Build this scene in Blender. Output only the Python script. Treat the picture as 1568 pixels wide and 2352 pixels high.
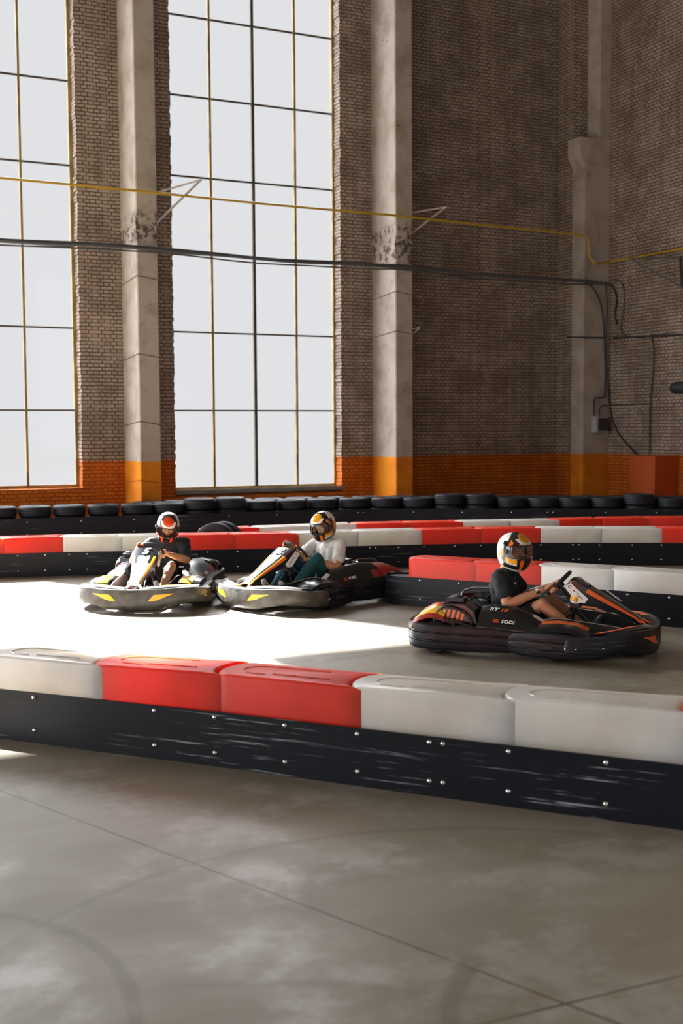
import bpy, bmesh, math, random
from mathutils import Vector, Matrix, noise
random.seed(7)
for o in list(bpy.data.objects): bpy.data.objects.remove(o)
SC = bpy.context.scene
COL = SC.collection
V = Vector
R = math.radians

# ------------------------------------------------------------------ camera
F, CX, CY, CAMH = 2700.0, 784.0, 1176.0, 2.0        # pixels in the 1568 x 2352 frame
yaw, pitch, roll = R(26.2), math.atan(185 / F), 0.0062
fx = V((math.sin(yaw), math.cos(yaw), 0)); rt = V((math.cos(yaw), -math.sin(yaw), 0)); up = V((0, 0, 1))
fwd = math.cos(pitch) * fx - math.sin(pitch) * up
u0 = math.sin(pitch) * fx + math.cos(pitch) * up
CR = math.cos(roll) * rt - math.sin(roll) * u0
CU = math.cos(roll) * u0 + math.sin(roll) * rt
CPOS = V((0, 0, CAMH))
cam = bpy.data.cameras.new('camera'); camo = bpy.data.objects.new('camera', cam); COL.objects.link(camo)
m = Matrix((CR, CU, -fwd)).transposed().to_4x4(); m.translation = CPOS
camo.matrix_world = m
cam.sensor_fit = 'HORIZONTAL'; cam.sensor_width = 24.0; cam.lens = 24.0 * F / 1568
cam.clip_end = 500
cam.dof.use_dof = True; cam.dof.focus_distance = 11.0; cam.dof.aperture_fstop = 2.0
SC.camera = camo

# ------------------------------------------------------------------ light
SC.view_settings.view_transform = 'Standard'; SC.view_settings.look = 'None'
SC.view_settings.gamma = 1.0; SC.view_settings.use_curve_mapping = False
SC.view_settings.exposure = 0.0
SKY_LOW, SKY_HIGH, SKY_SUNSIDE, SUN_W = 0.84, 19.5, 8.5, 62.0
w = bpy.data.worlds.new('hazy_sky'); SC.world = w; w.use_nodes = True
nt = w.node_tree; nt.nodes.clear()
tc = nt.nodes.new('ShaderNodeTexCoord'); sp = nt.nodes.new('ShaderNodeSeparateXYZ')
rp = nt.nodes.new('ShaderNodeMapRange'); rp.inputs[1].default_value = 0.36; rp.inputs[2].default_value = 0.55
rp.inputs[3].default_value = SKY_LOW; rp.inputs[4].default_value = SKY_HIGH
bg = nt.nodes.new('ShaderNodeBackground'); bg.inputs[0].default_value = (0.985, 0.985, 1.0, 1)
wo = nt.nodes.new('ShaderNodeOutputWorld')
nt.links.new(tc.outputs['Generated'], sp.inputs[0]); nt.links.new(sp.outputs[2], rp.inputs[0])
dt = nt.nodes.new('ShaderNodeVectorMath'); dt.operation = 'DOT_PRODUCT'; dt.inputs[1].default_value = (-0.90, 0.43, 0.0)
nt.links.new(tc.outputs['Generated'], dt.inputs[0])
gl = nt.nodes.new('ShaderNodeMapRange'); gl.interpolation_type = 'SMOOTHSTEP'; gl.inputs[1].default_value = 0.40; gl.inputs[2].default_value = 0.85; gl.inputs[4].default_value = SKY_SUNSIDE
nt.links.new(dt.outputs['Value'], gl.inputs[0])
sm = nt.nodes.new('ShaderNodeMath'); sm.operation = 'ADD'; nt.links.new(rp.outputs[0], sm.inputs[0]); 
gz = nt.nodes.new('ShaderNodeMapRange'); gz.inputs[1].default_value = -0.05; gz.inputs[2].default_value = 0.03; gz.inputs[3].default_value = 0.12
gm = nt.nodes.new('ShaderNodeMath'); gm.operation = 'MULTIPLY'; nt.links.new(sp.outputs[2], gz.inputs[0]); nt.links.new(gz.outputs[0], gm.inputs[0]); nt.links.new(gl.outputs[0], gm.inputs[1])
nt.links.new(gm.outputs[0], sm.inputs[1])
# the haze is brighter on the side the sun stands
nt.links.new(sm.outputs[0], bg.inputs[1]); nt.links.new(bg.outputs[0], wo.inputs[0])
sun = bpy.data.lights.new('sun', 'SUN'); suno = bpy.data.objects.new('sun', sun); COL.objects.link(suno)
SUND = V((0.425, -1.0, 0)).normalized(); TANE = 0.70
sd = V((SUND.x, SUND.y, -TANE)).normalized()
suno.rotation_euler = sd.to_track_quat('-Z', 'Y').to_euler(); suno.location = (-12, 50, 34)
sun.energy = SUN_W; sun.angle = R(0.6); sun.color = (0.97, 0.98, 1.0)

# ------------------------------------------------------------------ helpers
def at(px, py, z=0.0):
    """point on the level plane z seen in the photograph at a pixel"""
    d = fwd + (px - CX) / F * CR - (py - CY) / F * CU
    t = (z - CPOS.z) / d.z
    return CPOS + d * t
def aty(px, py, y):
    d = fwd + (px - CX) / F * CR - (py - CY) / F * CU
    return CPOS + d * ((y - CPOS.y) / d.y)
def atx(px, py, x):
    d = fwd + (px - CX) / F * CR - (py - CY) / F * CU
    return CPOS + d * ((x - CPOS.x) / d.x)

def tag(o, label=None, cat=None, group=None, kind=None):
    if label: o['label'] = label
    if cat: o['category'] = cat
    if group: o['group'] = group
    if kind: o['kind'] = kind
    return o
def empty(name, loc=(0, 0, 0), rz=0.0):
    o = bpy.data.objects.new(name, None); COL.objects.link(o); o.location = loc; o.rotation_euler = (0, 0, rz)
    o.empty_display_size = 0.2
    return o
def copy_tree(o, parent=None):
    c = o.copy(); COL.objects.link(c); c.parent = parent
    for ch in KIDS.get(o.name, []):
        copy_tree(ch, c)
    return c
KIDS = {}
def link(name, me, mats, parent=None, smooth=35):
    if not isinstance(mats, (list, tuple)): mats = [mats]
    if not me.materials:
        for mt in mats: me.materials.append(mt)
    o = bpy.data.objects.new(name, me); COL.objects.link(o)
    if parent is not None:
        o.parent = parent; KIDS.setdefault(parent.name, []).append(o)
    return o
def fin(name, bm, mats, parent=None, smooth=35, bevel=0, norm=True):
    if norm: bmesh.ops.recalc_face_normals(bm, faces=bm.faces)
    if bevel:
        ed = [e for e in bm.edges if len(e.link_faces) == 2 and e.calc_face_angle(0) > R(40)]
        bmesh.ops.bevel(bm, geom=ed, offset=bevel, segments=2, affect='EDGES', profile=0.6)
    if smooth:
        for f in bm.faces: f.smooth = True
        for e in bm.edges:
            if len(e.link_faces) == 2 and e.calc_face_angle(0) > R(smooth): e.smooth = False
    me = bpy.data.meshes.new(name); bm.to_mesh(me); bm.free()
    return link(name, me, mats, parent)

def box(bm, c, s, mi=0, rot=None):
    mt = Matrix.Translation(c) @ (rot.to_4x4() if rot else Matrix()) @ Matrix.Diagonal((s[0], s[1], s[2], 1))
    r = bmesh.ops.create_cube(bm, size=1, matrix=mt)
    for f in {f for v in r['verts'] for f in v.link_faces}: f.material_index = mi
    return r['verts']
def ring(bm, c, a, b, ra, rb, n):
    return [bm.verts.new(c + a * (ra * math.cos(2 * math.pi * i / n)) + b * (rb * math.sin(2 * math.pi * i / n))) for i in range(n)]
def frame_of(d):
    d = d.normalized(); a = d.orthogonal().normalized()
    if abs(d.z) < 0.95: a = d.cross(V((0, 0, 1))).normalized()
    return a, d.cross(a).normalized()
def tube(bm, pts, r, n=8, mi=0, caps=True):
    pts = [V(p) for p in pts]; rs = r if isinstance(r, (list, tuple)) else [r] * len(pts)
    rings = []; pa = None
    for i, p in enumerate(pts):
        d = (pts[min(i + 1, len(pts) - 1)] - pts[max(i - 1, 0)]).normalized()
        if pa is None: a, b = frame_of(d)
        else:
            a = (pa - d * pa.dot(d)).normalized(); b = d.cross(a)
        pa = a
        rings.append(ring(bm, p, a, b, rs[i], rs[i], n))
    for k in range(len(rings) - 1):
        for i in range(n):
            f = bm.faces.new((rings[k][i], rings[k][(i + 1) % n], rings[k + 1][(i + 1) % n], rings[k + 1][i])); f.material_index = mi
    if caps:
        for rg in (rings[0], rings[-1]):
            f = bm.faces.new(rg); f.material_index = mi
def smoothpath(pts, k=6):
    pts = [V(p) for p in pts]; out = []
    for i in range(len(pts) - 1):
        p0 = pts[max(i - 1, 0)]; p1 = pts[i]; p2 = pts[i + 1]; p3 = pts[min(i + 2, len(pts) - 1)]
        for j in range(k):
            t = j / k
            out.append(0.5 * ((2 * p1) + (p2 - p0) * t + (2 * p0 - 5 * p1 + 4 * p2 - p3) * t * t + (3 * p1 - p0 - 3 * p2 + p3) * t ** 3))
    out.append(pts[-1]); return out
def lathe(bm, prof, c, axis, n=32, mi=0, closed=True):
    """prof: (radius, height) pairs round a closed loop"""
    axis = V(axis).normalized(); a, b = frame_of(axis); c = V(c)
    rings = [[bm.verts.new(c + axis * h + (a * math.cos(2 * math.pi * i / n) + b * math.sin(2 * math.pi * i / n)) * r) for r, h in prof] for i in range(n)]
    L = len(prof)
    for i in range(n):
        A = rings[i]; B = rings[(i + 1) % n]
        for k in range(L if closed else L - 1):
            f = bm.faces.new((A[k], A[(k + 1) % L], B[(k + 1) % L], B[k]))
            f.material_index = mi(k) if callable(mi) else mi
def grid(bm, rows, mi=0, closed=False):
    vs = [[bm.verts.new(p) for p in r] for r in rows]
    for i in range(len(vs) - 1):
        n = len(vs[i])
        for j in range(n if closed else n - 1):
            f = bm.faces.new((vs[i][j], vs[i][(j + 1) % n], vs[i + 1][(j + 1) % n], vs[i + 1][j]))
            f.material_index = mi(i, j) if callable(mi) else mi
    return vs
def prism(bm, poly, y0, y1, mi=0, plane='xz'):
    """polygon in a plane extruded along the third axis"""
    def P(p, t):
        return V((p[0], t, p[1])) if plane == 'xz' else (V((p[0], p[1], t)) if plane == 'xy' else V((t, p[0], p[1])))
    A = [bm.verts.new(P(p, y0)) for p in poly]; B = [bm.verts.new(P(p, y1)) for p in poly]
    n = len(poly); fs = [bm.faces.new(A), bm.faces.new(B[::-1])]
    for i in range(n): fs.append(bm.faces.new((A[i], B[i], B[(i + 1) % n], A[(i + 1) % n])))
    for f in fs: f.material_index = mi
def sheet(bm, rows, th, mi=0):
    """open surface given real thickness"""
    tmp = bmesh.new(); grid(tmp, rows, mi); bmesh.ops.recalc_face_normals(tmp, faces=tmp.faces)
    bmesh.ops.solidify(tmp, geom=list(tmp.faces), thickness=th)
    me = bpy.data.meshes.new('t'); tmp.to_mesh(me); tmp.free(); bm.from_mesh(me); bpy.data.meshes.remove(me)
def offset_path(path, section, closed_sec=True):
    """sweep a section (outward offset, v) along a plan path; path items (x, y, zb, zt)"""
    rows = []
    for i, (x, y, zb, zt) in enumerate(path):
        a = path[max(i - 1, 0)]; b = path[min(i + 1, len(path) - 1)]
        t = V((b[0] - a[0], b[1] - a[1], 0)).normalized(); n = V((t.y, -t.x, 0))
        rows.append([V((x, y, 0)) + n * o + V((0, 0, zb + v * (zt - zb))) for o, v in section])
    return rows
def sweep(bm, path, section, mi=0):
    rows = offset_path(path, section)
    vs = grid(bm, rows, mi, closed=True)
    bm.faces.new(vs[0]); bm.faces.new(vs[-1][::-1])
    return rows
def text_mesh(name, s, size, mat, origin, xd, yd, parent, shear=0.0, bold=0.0, ext=0.001):
    cu = bpy.data.curves.new('t', 'FONT'); cu.body = s; cu.size = size; cu.shear = shear; cu.offset = bold; cu.extrude = ext
    cu.align_x = 'CENTER'; cu.align_y = 'CENTER'; cu.resolution_u = 2
    to = bpy.data.objects.new('t', cu); COL.objects.link(to)
    dg = bpy.context.evaluated_depsgraph_get(); me = bpy.data.meshes.new_from_object(to.evaluated_get(dg))
    bpy.data.objects.remove(to); bpy.data.curves.remove(cu)
    xd = V(xd).normalized(); yd = V(yd); zd = xd.cross(yd).normalized(); yd = zd.cross(xd)
    mt = Matrix((xd, yd, zd)).transposed().to_4x4(); mt.translation = V(origin); me.transform(mt)
    me.materials.clear()
    return link(name, me, mat, parent)

# ------------------------------------------------------------------ materials
def mat(name, col, rough=0.5, metal=0.0, var=0.0, scale=6.0, bump=0.0, bscale=30.0, spec=0.5, coat=0.0, stretch=(1, 1, 1), col2=None, sub=None):
    mt = bpy.data.materials.new(name); mt.use_nodes = True; nt = mt.node_tree; N = nt.nodes; L = nt.links
    b = N['Principled BSDF']; b.inputs['Roughness'].default_value = rough; b.inputs['Metallic'].default_value = metal
    b.inputs['Specular IOR Level'].default_value = spec; b.inputs['Coat Weight'].default_value = coat
    b.inputs['Base Color'].default_value = (*col, 1)
    tc = N.new('ShaderNodeTexCoord'); mp = N.new('ShaderNodeMapping'); mp.inputs['Scale'].default_value = stretch
    L.new(tc.outputs['Object'], mp.inputs[0])
    if var or col2:
        nz = N.new('ShaderNodeTexNoise'); nz.inputs['Scale'].default_value = scale; nz.inputs['Detail'].default_value = 6
        L.new(mp.outputs[0], nz.inputs[0])
        cr = N.new('ShaderNodeValToRGB'); c2 = col2 or tuple(max(0, c * (1 - var)) for c in col)
        c1 = col if col2 else tuple(min(1, c * (1 + var * 0.5)) for c in col)
        cr.color_ramp.elements[0].color = (*c2, 1); cr.color_ramp.elements[1].color = (*c1, 1)
        cr.color_ramp.elements[0].position = 0.35; cr.color_ramp.elements[1].position = 0.65
        L.new(nz.outputs[0], cr.inputs[0]); L.new(cr.outputs[0], b.inputs['Base Color'])
    if bump:
        nb = N.new('ShaderNodeTexNoise'); nb.inputs['Scale'].default_value = bscale; nb.inputs['Detail'].default_value = 4
        L.new(mp.outputs[0], nb.inputs[0])
        bu = N.new('ShaderNodeBump'); bu.inputs['Strength'].default_value = bump; bu.inputs['Distance'].default_value = 0.01
        L.new(nb.outputs[0], bu.inputs['Height']); L.new(bu.outputs[0], b.inputs['Normal'])
    return mt
def mathn(nt, op, a, b=None, c=None, clamp=False):
    n = nt.nodes.new('ShaderNodeMath'); n.operation = op; n.use_clamp = clamp
    for i, x in enumerate((a, b, c)):
        if x is None: continue
        if isinstance(x, (int, float)): n.inputs[i].default_value = x
        else: nt.links.new(x, n.inputs[i])
    return n.outputs[0]
def mixc(nt, fac, a, b):
    n = nt.nodes.new('ShaderNodeMix'); n.data_type = 'RGBA'
    for s, x in ((n.inputs[0], fac), (n.inputs[6], a), (n.inputs[7], b)):
        if isinstance(x, (int, float)): s.default_value = x
        elif isinstance(x, tuple): s.default_value = (*x, 1)
        else: nt.links.new(x, s)
    return n.outputs[2]
def noise_n(nt, vec, scale, detail=5, rough=0.5):
    n = nt.nodes.new('ShaderNodeTexNoise'); n.inputs['Scale'].default_value = scale; n.inputs['Detail'].default_value = detail
    n.inputs['Roughness'].default_value = rough
    nt.links.new(vec, n.inputs[0]); return n.outputs[0]
def ramp(nt, x, lo, hi):
    n = nt.nodes.new('ShaderNodeMapRange'); n.inputs[1].default_value = lo; n.inputs[2].default_value = hi
    n.interpolation_type = 'SMOOTHSTEP'; nt.links.new(x, n.inputs[0]); return n.outputs[0]

ORANGE = (0.80, 0.26, 0.012)
PAINT_Z = 1.41
def brick_mat():
    mt = bpy.data.materials.new('painted_brick'); mt.use_nodes = True; nt = mt.node_tree; N = nt.nodes; L = nt.links
    b = N['Principled BSDF']; b.inputs['Roughness'].default_value = 0.75; b.inputs['Specular IOR Level'].default_value = 0.25
    g = N.new('ShaderNodeNewGeometry'); s = N.new('ShaderNodeSeparateXYZ'); L.new(g.outputs['Position'], s.inputs[0])
    n = N.new('ShaderNodeSeparateXYZ'); L.new(g.outputs['Normal'], n.inputs[0])
    side = mathn(nt, 'GREATER_THAN', mathn(nt, 'ABSOLUTE', n.outputs[0]), 0.7)
    uu = mathn(nt, 'ADD', mathn(nt, 'MULTIPLY', s.outputs[1], side), mathn(nt, 'MULTIPLY', s.outputs[0], mathn(nt, 'SUBTRACT', 1.0, side)))
    cv = N.new('ShaderNodeCombineXYZ'); L.new(uu, cv.inputs[0]); L.new(s.outputs[2], cv.inputs[1])
    # slightly wavy courses
    nz = N.new('ShaderNodeTexNoise'); nz.inputs['Scale'].default_value = 2.2; L.new(g.outputs['Position'], nz.inputs[0])
    ad = N.new('ShaderNodeVectorMath'); ad.operation = 'MULTIPLY_ADD'; L.new(nz.outputs['Color'], ad.inputs[0]); ad.inputs[1].default_value = (0.05, 0.03, 0); L.new(cv.outputs[0], ad.inputs[2])
    bk = N.new('ShaderNodeTexBrick'); L.new(ad.outputs[0], bk.inputs[0])
    bk.inputs['Scale'].default_value = 1.0; bk.inputs['Brick Width'].default_value = 0.26; bk.inputs['Row Height'].default_value = 0.077
    bk.inputs['Mortar Size'].default_value = 0.0115; bk.inputs['Mortar Smooth'].default_value = 0.35; bk.inputs['Bias'].default_value = 0.0
    bk.squash = 0.5; bk.squash_frequency = 2
    bk.inputs['Color1'].default_value = (1, 1, 1, 1); bk.inputs['Color2'].default_value = (0.72, 0.72, 0.72, 1); bk.inputs['Mortar'].default_value = (0, 0, 0, 1)
    sc = N.new('ShaderNodeSeparateColor'); L.new(bk.outputs['Color'], sc.inputs[0])
    dirt = noise_n(nt, g.outputs['Position'], 1.4, 8, 0.65); fine = noise_n(nt, g.outputs['Position'], 14, 4)
    white = mixc(nt, ramp(nt, dirt, 0.36, 0.62), (0.31, 0.235, 0.18), (0.47, 0.385, 0.315))
    white = mixc(nt, ramp(nt, fine, 0.58, 0.72), white, (0.22, 0.16, 0.12))
    orange = mixc(nt, ramp(nt, dirt, 0.3, 0.65), (0.52, 0.125, 0.012), (0.70, 0.19, 0.012))
    zz = mathn(nt, 'GREATER_THAN', s.outputs[2], PAINT_Z)
    base = mixc(nt, zz, orange, white)
    mort = mixc(nt, zz, (0.30, 0.055, 0.01), (0.095, 0.07, 0.055))
    shade = mathn(nt, 'ADD', mathn(nt, 'MULTIPLY', sc.outputs[0], 0.6), 0.4)
    mul = N.new('ShaderNodeMix'); mul.data_type = 'RGBA'; mul.blend_type = 'MULTIPLY'; mul.inputs[0].default_value = 1
    cc = N.new('ShaderNodeCombineColor')
    for i in range(3): L.new(shade, cc.inputs[i])
    L.new(base, mul.inputs[6]); L.new(cc.outputs[0], mul.inputs[7])
    # uneven pointing: the joints are filled with paint here and there
    fillm = mathn(nt, 'MULTIPLY', bk.outputs['Fac'], ramp(nt, noise_n(nt, g.outputs['Position'], 5.0, 3), 0.30, 0.52))
    L.new(mixc(nt, fillm, mul.outputs[2], mort), b.inputs['Base Color'])
    bu = N.new('ShaderNodeBump'); bu.inputs['Strength'].default_value = 0.9; bu.inputs['Distance'].default_value = 0.012
    h = mathn(nt, 'ADD', mathn(nt, 'SUBTRACT', 1.0, bk.outputs['Fac']), mathn(nt, 'MULTIPLY', fine, 0.5))
    L.new(h, bu.inputs['Height']); L.new(bu.outputs[0], b.inputs['Normal'])
    return mt
def column_mat(zd0, zd1):
    mt = bpy.data.materials.new('painted_concrete'); mt.use_nodes = True; nt = mt.node_tree; N = nt.nodes; L = nt.links
    b = N['Principled BSDF']; b.inputs['Roughness'].default_value = 0.7; b.inputs['Specular IOR Level'].default_value = 0.25
    g = N.new('ShaderNodeNewGeometry'); s = N.new('ShaderNodeSeparateXYZ'); L.new(g.outputs['Position'], s.inputs[0])
    d = noise_n(nt, g.outputs['Position'], 2.0, 8, 0.6); f = noise_n(nt, g.outputs['Position'], 16, 3)
    white = mixc(nt, ramp(nt, d, 0.32, 0.6), (0.36, 0.305, 0.25), (0.49, 0.435, 0.38))
    white = mixc(nt, ramp(nt, f, 0.67, 0.71), white, (0.10, 0.08, 0.065))
    orange = mixc(nt, ramp(nt, d, 0.35, 0.6), (0.66, 0.19, 0.012), (0.80, 0.27, 0.012))
    orange = mixc(nt, ramp(nt, f, 0.69, 0.73), orange, (0.30, 0.09, 0.02))
    base = mixc(nt, mathn(nt, 'GREATER_THAN', s.outputs[2], PAINT_Z), orange, white)
    # broken band with bare dark concrete
    band = mathn(nt, 'MULTIPLY', ramp(nt, s.outputs[2], zd0 - 0.1, zd0 + 0.1), mathn(nt, 'SUBTRACT', 1.0, ramp(nt, s.outputs[2], zd1 - 0.12, zd1 + 0.1)))
    rk = ramp(nt, noise_n(nt, g.outputs['Position'], 7, 6, 0.7), 0.48, 0.56)
    L.new(mixc(nt, mathn(nt, 'MULTIPLY', band, rk), base, (0.11, 0.09, 0.07)), b.inputs['Base Color'])
    bu = N.new('ShaderNodeBump'); bu.inputs['Strength'].default_value = 0.3; bu.inputs['Distance'].default_value = 0.01
    L.new(mathn(nt, 'ADD', mathn(nt, 'MULTIPLY', f, 0.6), d), bu.inputs['Height']); L.new(bu.outputs[0], b.inputs['Normal'])
    return mt
def floor_mat():
    mt = bpy.data.materials.new('polished_concrete'); mt.use_nodes = True; nt = mt.node_tree; N = nt.nodes; L = nt.links
    b = N['Principled BSDF']; b.inputs['Specular IOR Level'].default_value = 0.5
    g = N.new('ShaderNodeNewGeometry'); P = g.outputs['Position']; s = N.new('ShaderNodeSeparateXYZ'); L.new(P, s.inputs[0])
    mp = N.new('ShaderNodeMapping'); mp.inputs['Rotation'].default_value = (0, 0, R(40)); mp.inputs['Scale'].default_value = (0.45, 1.6, 1); L.new(P, mp.inputs[0])
    big = noise_n(nt, mp.outputs[0], 0.9, 7, 0.6); mid = noise_n(nt, P, 3.2, 8, 0.65); cloud = noise_n(nt, P, 1.3, 9, 0.68)
    c = mixc(nt, ramp(nt, big, 0.3, 0.7), (0.205, 0.172, 0.122), (0.29, 0.257, 0.20))
    c = mixc(nt, mathn(nt, 'MULTIPLY', ramp(nt, mid, 0.45, 0.7), 0.5), c, (0.25, 0.215, 0.165))
    c = mixc(nt, mathn(nt, 'MULTIPLY', ramp(nt, cloud, 0.5, 0.64), 0.55), c, (0.41, 0.385, 0.345))
    def line(p, q, wd):
        p = V(p); q = V(q); d = (q - p).normalized()
        dd = mathn(nt, 'ABSOLUTE', mathn(nt, 'ADD', mathn(nt, 'MULTIPLY', mathn(nt, 'SUBTRACT', s.outputs[0], p.x), d.y), mathn(nt, 'MULTIPLY', mathn(nt, 'SUBTRACT', s.outputs[1], p.y), -d.x)))
        return mathn(nt, 'LESS_THAN', dd, wd)
    def arc(cx, cy, r, wd, amt, xlim=None, ylim=None, xsign=1, ysign=1):
        dx = mathn(nt, 'SUBTRACT', s.outputs[0], cx); dy = mathn(nt, 'SUBTRACT', s.outputs[1], cy)
        rr = mathn(nt, 'SQRT', mathn(nt, 'ADD', mathn(nt, 'MULTIPLY', dx, dx), mathn(nt, 'MULTIPLY', dy, dy)))
        rr = mathn(nt, 'ADD', rr, mathn(nt, 'MULTIPLY', mathn(nt, 'SUBTRACT', mid, 0.5), 0.06))
        k = mathn(nt, 'SUBTRACT', 1.0, ramp(nt, mathn(nt, 'ABSOLUTE', mathn(nt, 'SUBTRACT', rr, r)), wd * 0.3, wd))
        k = mathn(nt, 'MULTIPLY', k, amt)
        if xlim is not None: k = mathn(nt, 'MULTIPLY', k, ramp(nt, mathn(nt, 'MULTIPLY', s.outputs[0], xsign), xlim * xsign - 0.1, xlim * xsign + 0.1))
        if ylim is not None: k = mathn(nt, 'MULTIPLY', k, ramp(nt, mathn(nt, 'MULTIPLY', s.outputs[1], ysign), ylim * ysign - 0.15, ylim * ysign + 0.15))
        return k
    # worn tyre arcs, each a mark of its own on the slab
    arcs = [arc(0.02, 4.15, 1.11, 0.045, 0.5, xlim=0.75, ylim=5.1, ysign=-1), arc(2.9, 2.85, 0.98, 0.06, 0.55, xlim=2.35, xsign=-1, ylim=3.2),
            arc(2.2, 3.1, 2.05, 0.035, 0.35, ylim=4.45), arc(1.9, 3.9, 2.9, 0.05, 0.22, xlim=2.2), arc(0.9, 2.4, 1.6, 0.04, 0.3, xlim=1.3, ylim=3.6),
            arc(6.0, 4.0, 5.4, 0.09, 0.25, ylim=8.2), arc(4.5, 5.5, 5.6, 0.12, 0.25, ylim=9.6), arc(3.0, 2.0, 12.6, 0.15, 0.25), arc(2.4, 2.0, 12.0, 0.1, 0.2)]
    for k in arcs: c = mixc(nt, k, c, (0.13, 0.105, 0.08))
    ln = line((1.13, 6.67), (2.45, 3.23), 0.006)
    ln = mathn(nt, 'MULTIPLY', ln, mathn(nt, 'LESS_THAN', s.outputs[1], 9.0))
    for p, q, wd in (((2.45, 3.23), (2.97, 3.21), 0.006), ((4.87, 8.91), (5.39, 8.33), 0.004), ((3.0, 9.3), (9.0, 9.05), 0.005)):
        ln = mathn(nt, 'MAXIMUM', ln, line(p, q, wd))
    ln = mathn(nt, 'MULTIPLY', ln, ramp(nt, mid, 0.25, 0.5))
    L.new(mixc(nt, ln, c, (0.07, 0.05, 0.035)), b.inputs['Base Color'])
    L.new(mathn(nt, 'ADD', mathn(nt, 'MULTIPLY', ramp(nt, cloud, 0.4, 0.65), -0.14), 0.46), b.inputs['Roughness'])
    bu = N.new('ShaderNodeBump'); bu.inputs['Strength'].default_value = 0.12; bu.inputs['Distance'].default_value = 0.01
    L.new(noise_n(nt, P, 9, 6, 0.6), bu.inputs['Height']); L.new(bu.outputs[0], b.inputs['Normal'])
    return mt
def skirt_mat(name, amount):
    mt = mat(name, (0.008, 0.011, 0.018), rough=0.42, spec=0.22, bump=0.15, bscale=5); nt = mt.node_tree; N = nt.nodes; L = nt.links
    b = N['Principled BSDF']; g = N.new('ShaderNodeNewGeometry')
    mp = N.new('ShaderNodeMapping'); mp.inputs['Scale'].default_value = (0.8, 0.8, 26); L.new(g.outputs['Position'], mp.inputs[0])
    n1 = noise_n(nt, mp.outputs[0], 1.6, 6, 0.65); n2 = noise_n(nt, g.outputs['Position'], 1.1, 3)
    sc = mathn(nt, 'MULTIPLY', ramp(nt, n1, 0.575, 0.64), ramp(nt, n2, 0.46, 0.64))
    sc = mathn(nt, 'MULTIPLY', sc, amount)
    L.new(mixc(nt, sc, (0.010, 0.012, 0.018), (0.32, 0.36, 0.38)), b.inputs['Base Color'])
    L.new(mathn(nt, 'ADD', mathn(nt, 'MULTIPLY', sc, 0.3), 0.42), b.inputs['Roughness'])
    return mt
def clear_mat(name, tint, gloss=0.08):
    mt = bpy.data.materials.new(name); mt.use_nodes = True; nt = mt.node_tree; N = nt.nodes; L = nt.links
    N.remove(N['Principled BSDF']); out = N['Material Output']
    t = N.new('ShaderNodeBsdfTransparent'); t.inputs[0].default_value = (*tint, 1)
    gl = N.new('ShaderNodeBsdfGlossy'); gl.inputs['Roughness'].default_value = 0.05; gl.inputs[0].default_value = (1, 1, 1, 1)
    fr = N.new('ShaderNodeFresnel'); fr.inputs[0].default_value = 1.45
    mx = N.new('ShaderNodeMixShader'); L.new(mathn(nt, 'MULTIPLY', fr.outputs[0], gloss * 10, clamp=True), mx.inputs[0])
    L.new(t.outputs[0], mx.inputs[1]); L.new(gl.outputs[0], mx.inputs[2]); L.new(mx.outputs[0], out.inputs[0])
    return mt

M_BRICK = brick_mat(); M_FLOOR = floor_mat()
M_ROOF = mat('roof_panels', (0.22, 0.2, 0.18), 0.9, var=0.2, scale=0.8)
M_FRAME = mat('ochre_window_steel', (0.34, 0.235, 0.085), 0.6, var=0.35, scale=3)
M_FRAMED = mat('dark_window_steel', (0.09, 0.07, 0.045), 0.6, var=0.3, scale=3)
M_SILL = mat('grey_sill', (0.22, 0.21, 0.2), 0.7, var=0.3, scale=3)
M_GLASS = clear_mat('window_glass', (0.97, 0.975, 0.98), 0.05)
M_SKIRT_F = skirt_mat('scuffed_black_sheet', 1.0); M_SKIRT = skirt_mat('black_sheet', 0.35)
M_WHITE = mat('white_barrier_plastic', (0.86, 0.83, 0.78), 0.30, var=0.16, scale=2.2, col2=(0.70, 0.66, 0.59), bump=0.08, bscale=6)
M_RED = mat('red_barrier_plastic', (0.86, 0.045, 0.022), 0.42, spec=0.3, var=0.14, scale=2.0, bump=0.08, bscale=6)
for m_ in (M_WHITE, M_RED):
    b_ = m_.node_tree.nodes['Principled BSDF']; b_.inputs['Subsurface Weight'].default_value = 0.42; b_.inputs['Subsurface Radius'].default_value = (1.0, 0.8, 0.6) if m_ is M_WHITE else (1.0, 0.12, 0.06); b_.inputs['Subsurface Scale'].default_value = 0.5
M_BOLT = mat('zinc_bolt', (0.75, 0.74, 0.72), 0.25, 1.0)
M_TYRE = mat('tyre_rubber', (0.014, 0.016, 0.022), 0.6, spec=0.3, var=0.3, scale=4)
M_BUMPB = mat('black_bumper_plastic', (0.020, 0.021, 0.024), 0.36, spec=0.2, col2=(0.020, 0.021, 0.024), bump=0.3, bscale=10, stretch=(0.6, 0.6, 3))
def scuffs(mt):
    nt = mt.node_tree; b = nt.nodes['Principled BSDF']; tc = nt.nodes.new('ShaderNodeTexCoord'); mp = nt.nodes.new('ShaderNodeMapping'); mp.inputs['Scale'].default_value = (2.2, 2.2, 60)
    nt.links.new(tc.outputs['Object'], mp.inputs[0]); a = ramp(nt, noise_n(nt, mp.outputs[0], 1.5, 6, 0.7), 0.50, 0.70); c = ramp(nt, noise_n(nt, tc.outputs['Object'], 3.0, 3), 0.42, 0.62)
    k = mathn(nt, 'MULTIPLY', a, c); nt.links.new(mixc(nt, k, (0.012, 0.015, 0.020), (0.09, 0.10, 0.11)), b.inputs['Base Color'])
scuffs(M_BUMPB)
M_BUMPG = mat('worn_grey_bumper_plastic', (0.078, 0.072, 0.06), 0.36, var=0.45, scale=9, bump=0.4, bscale=18)
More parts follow.
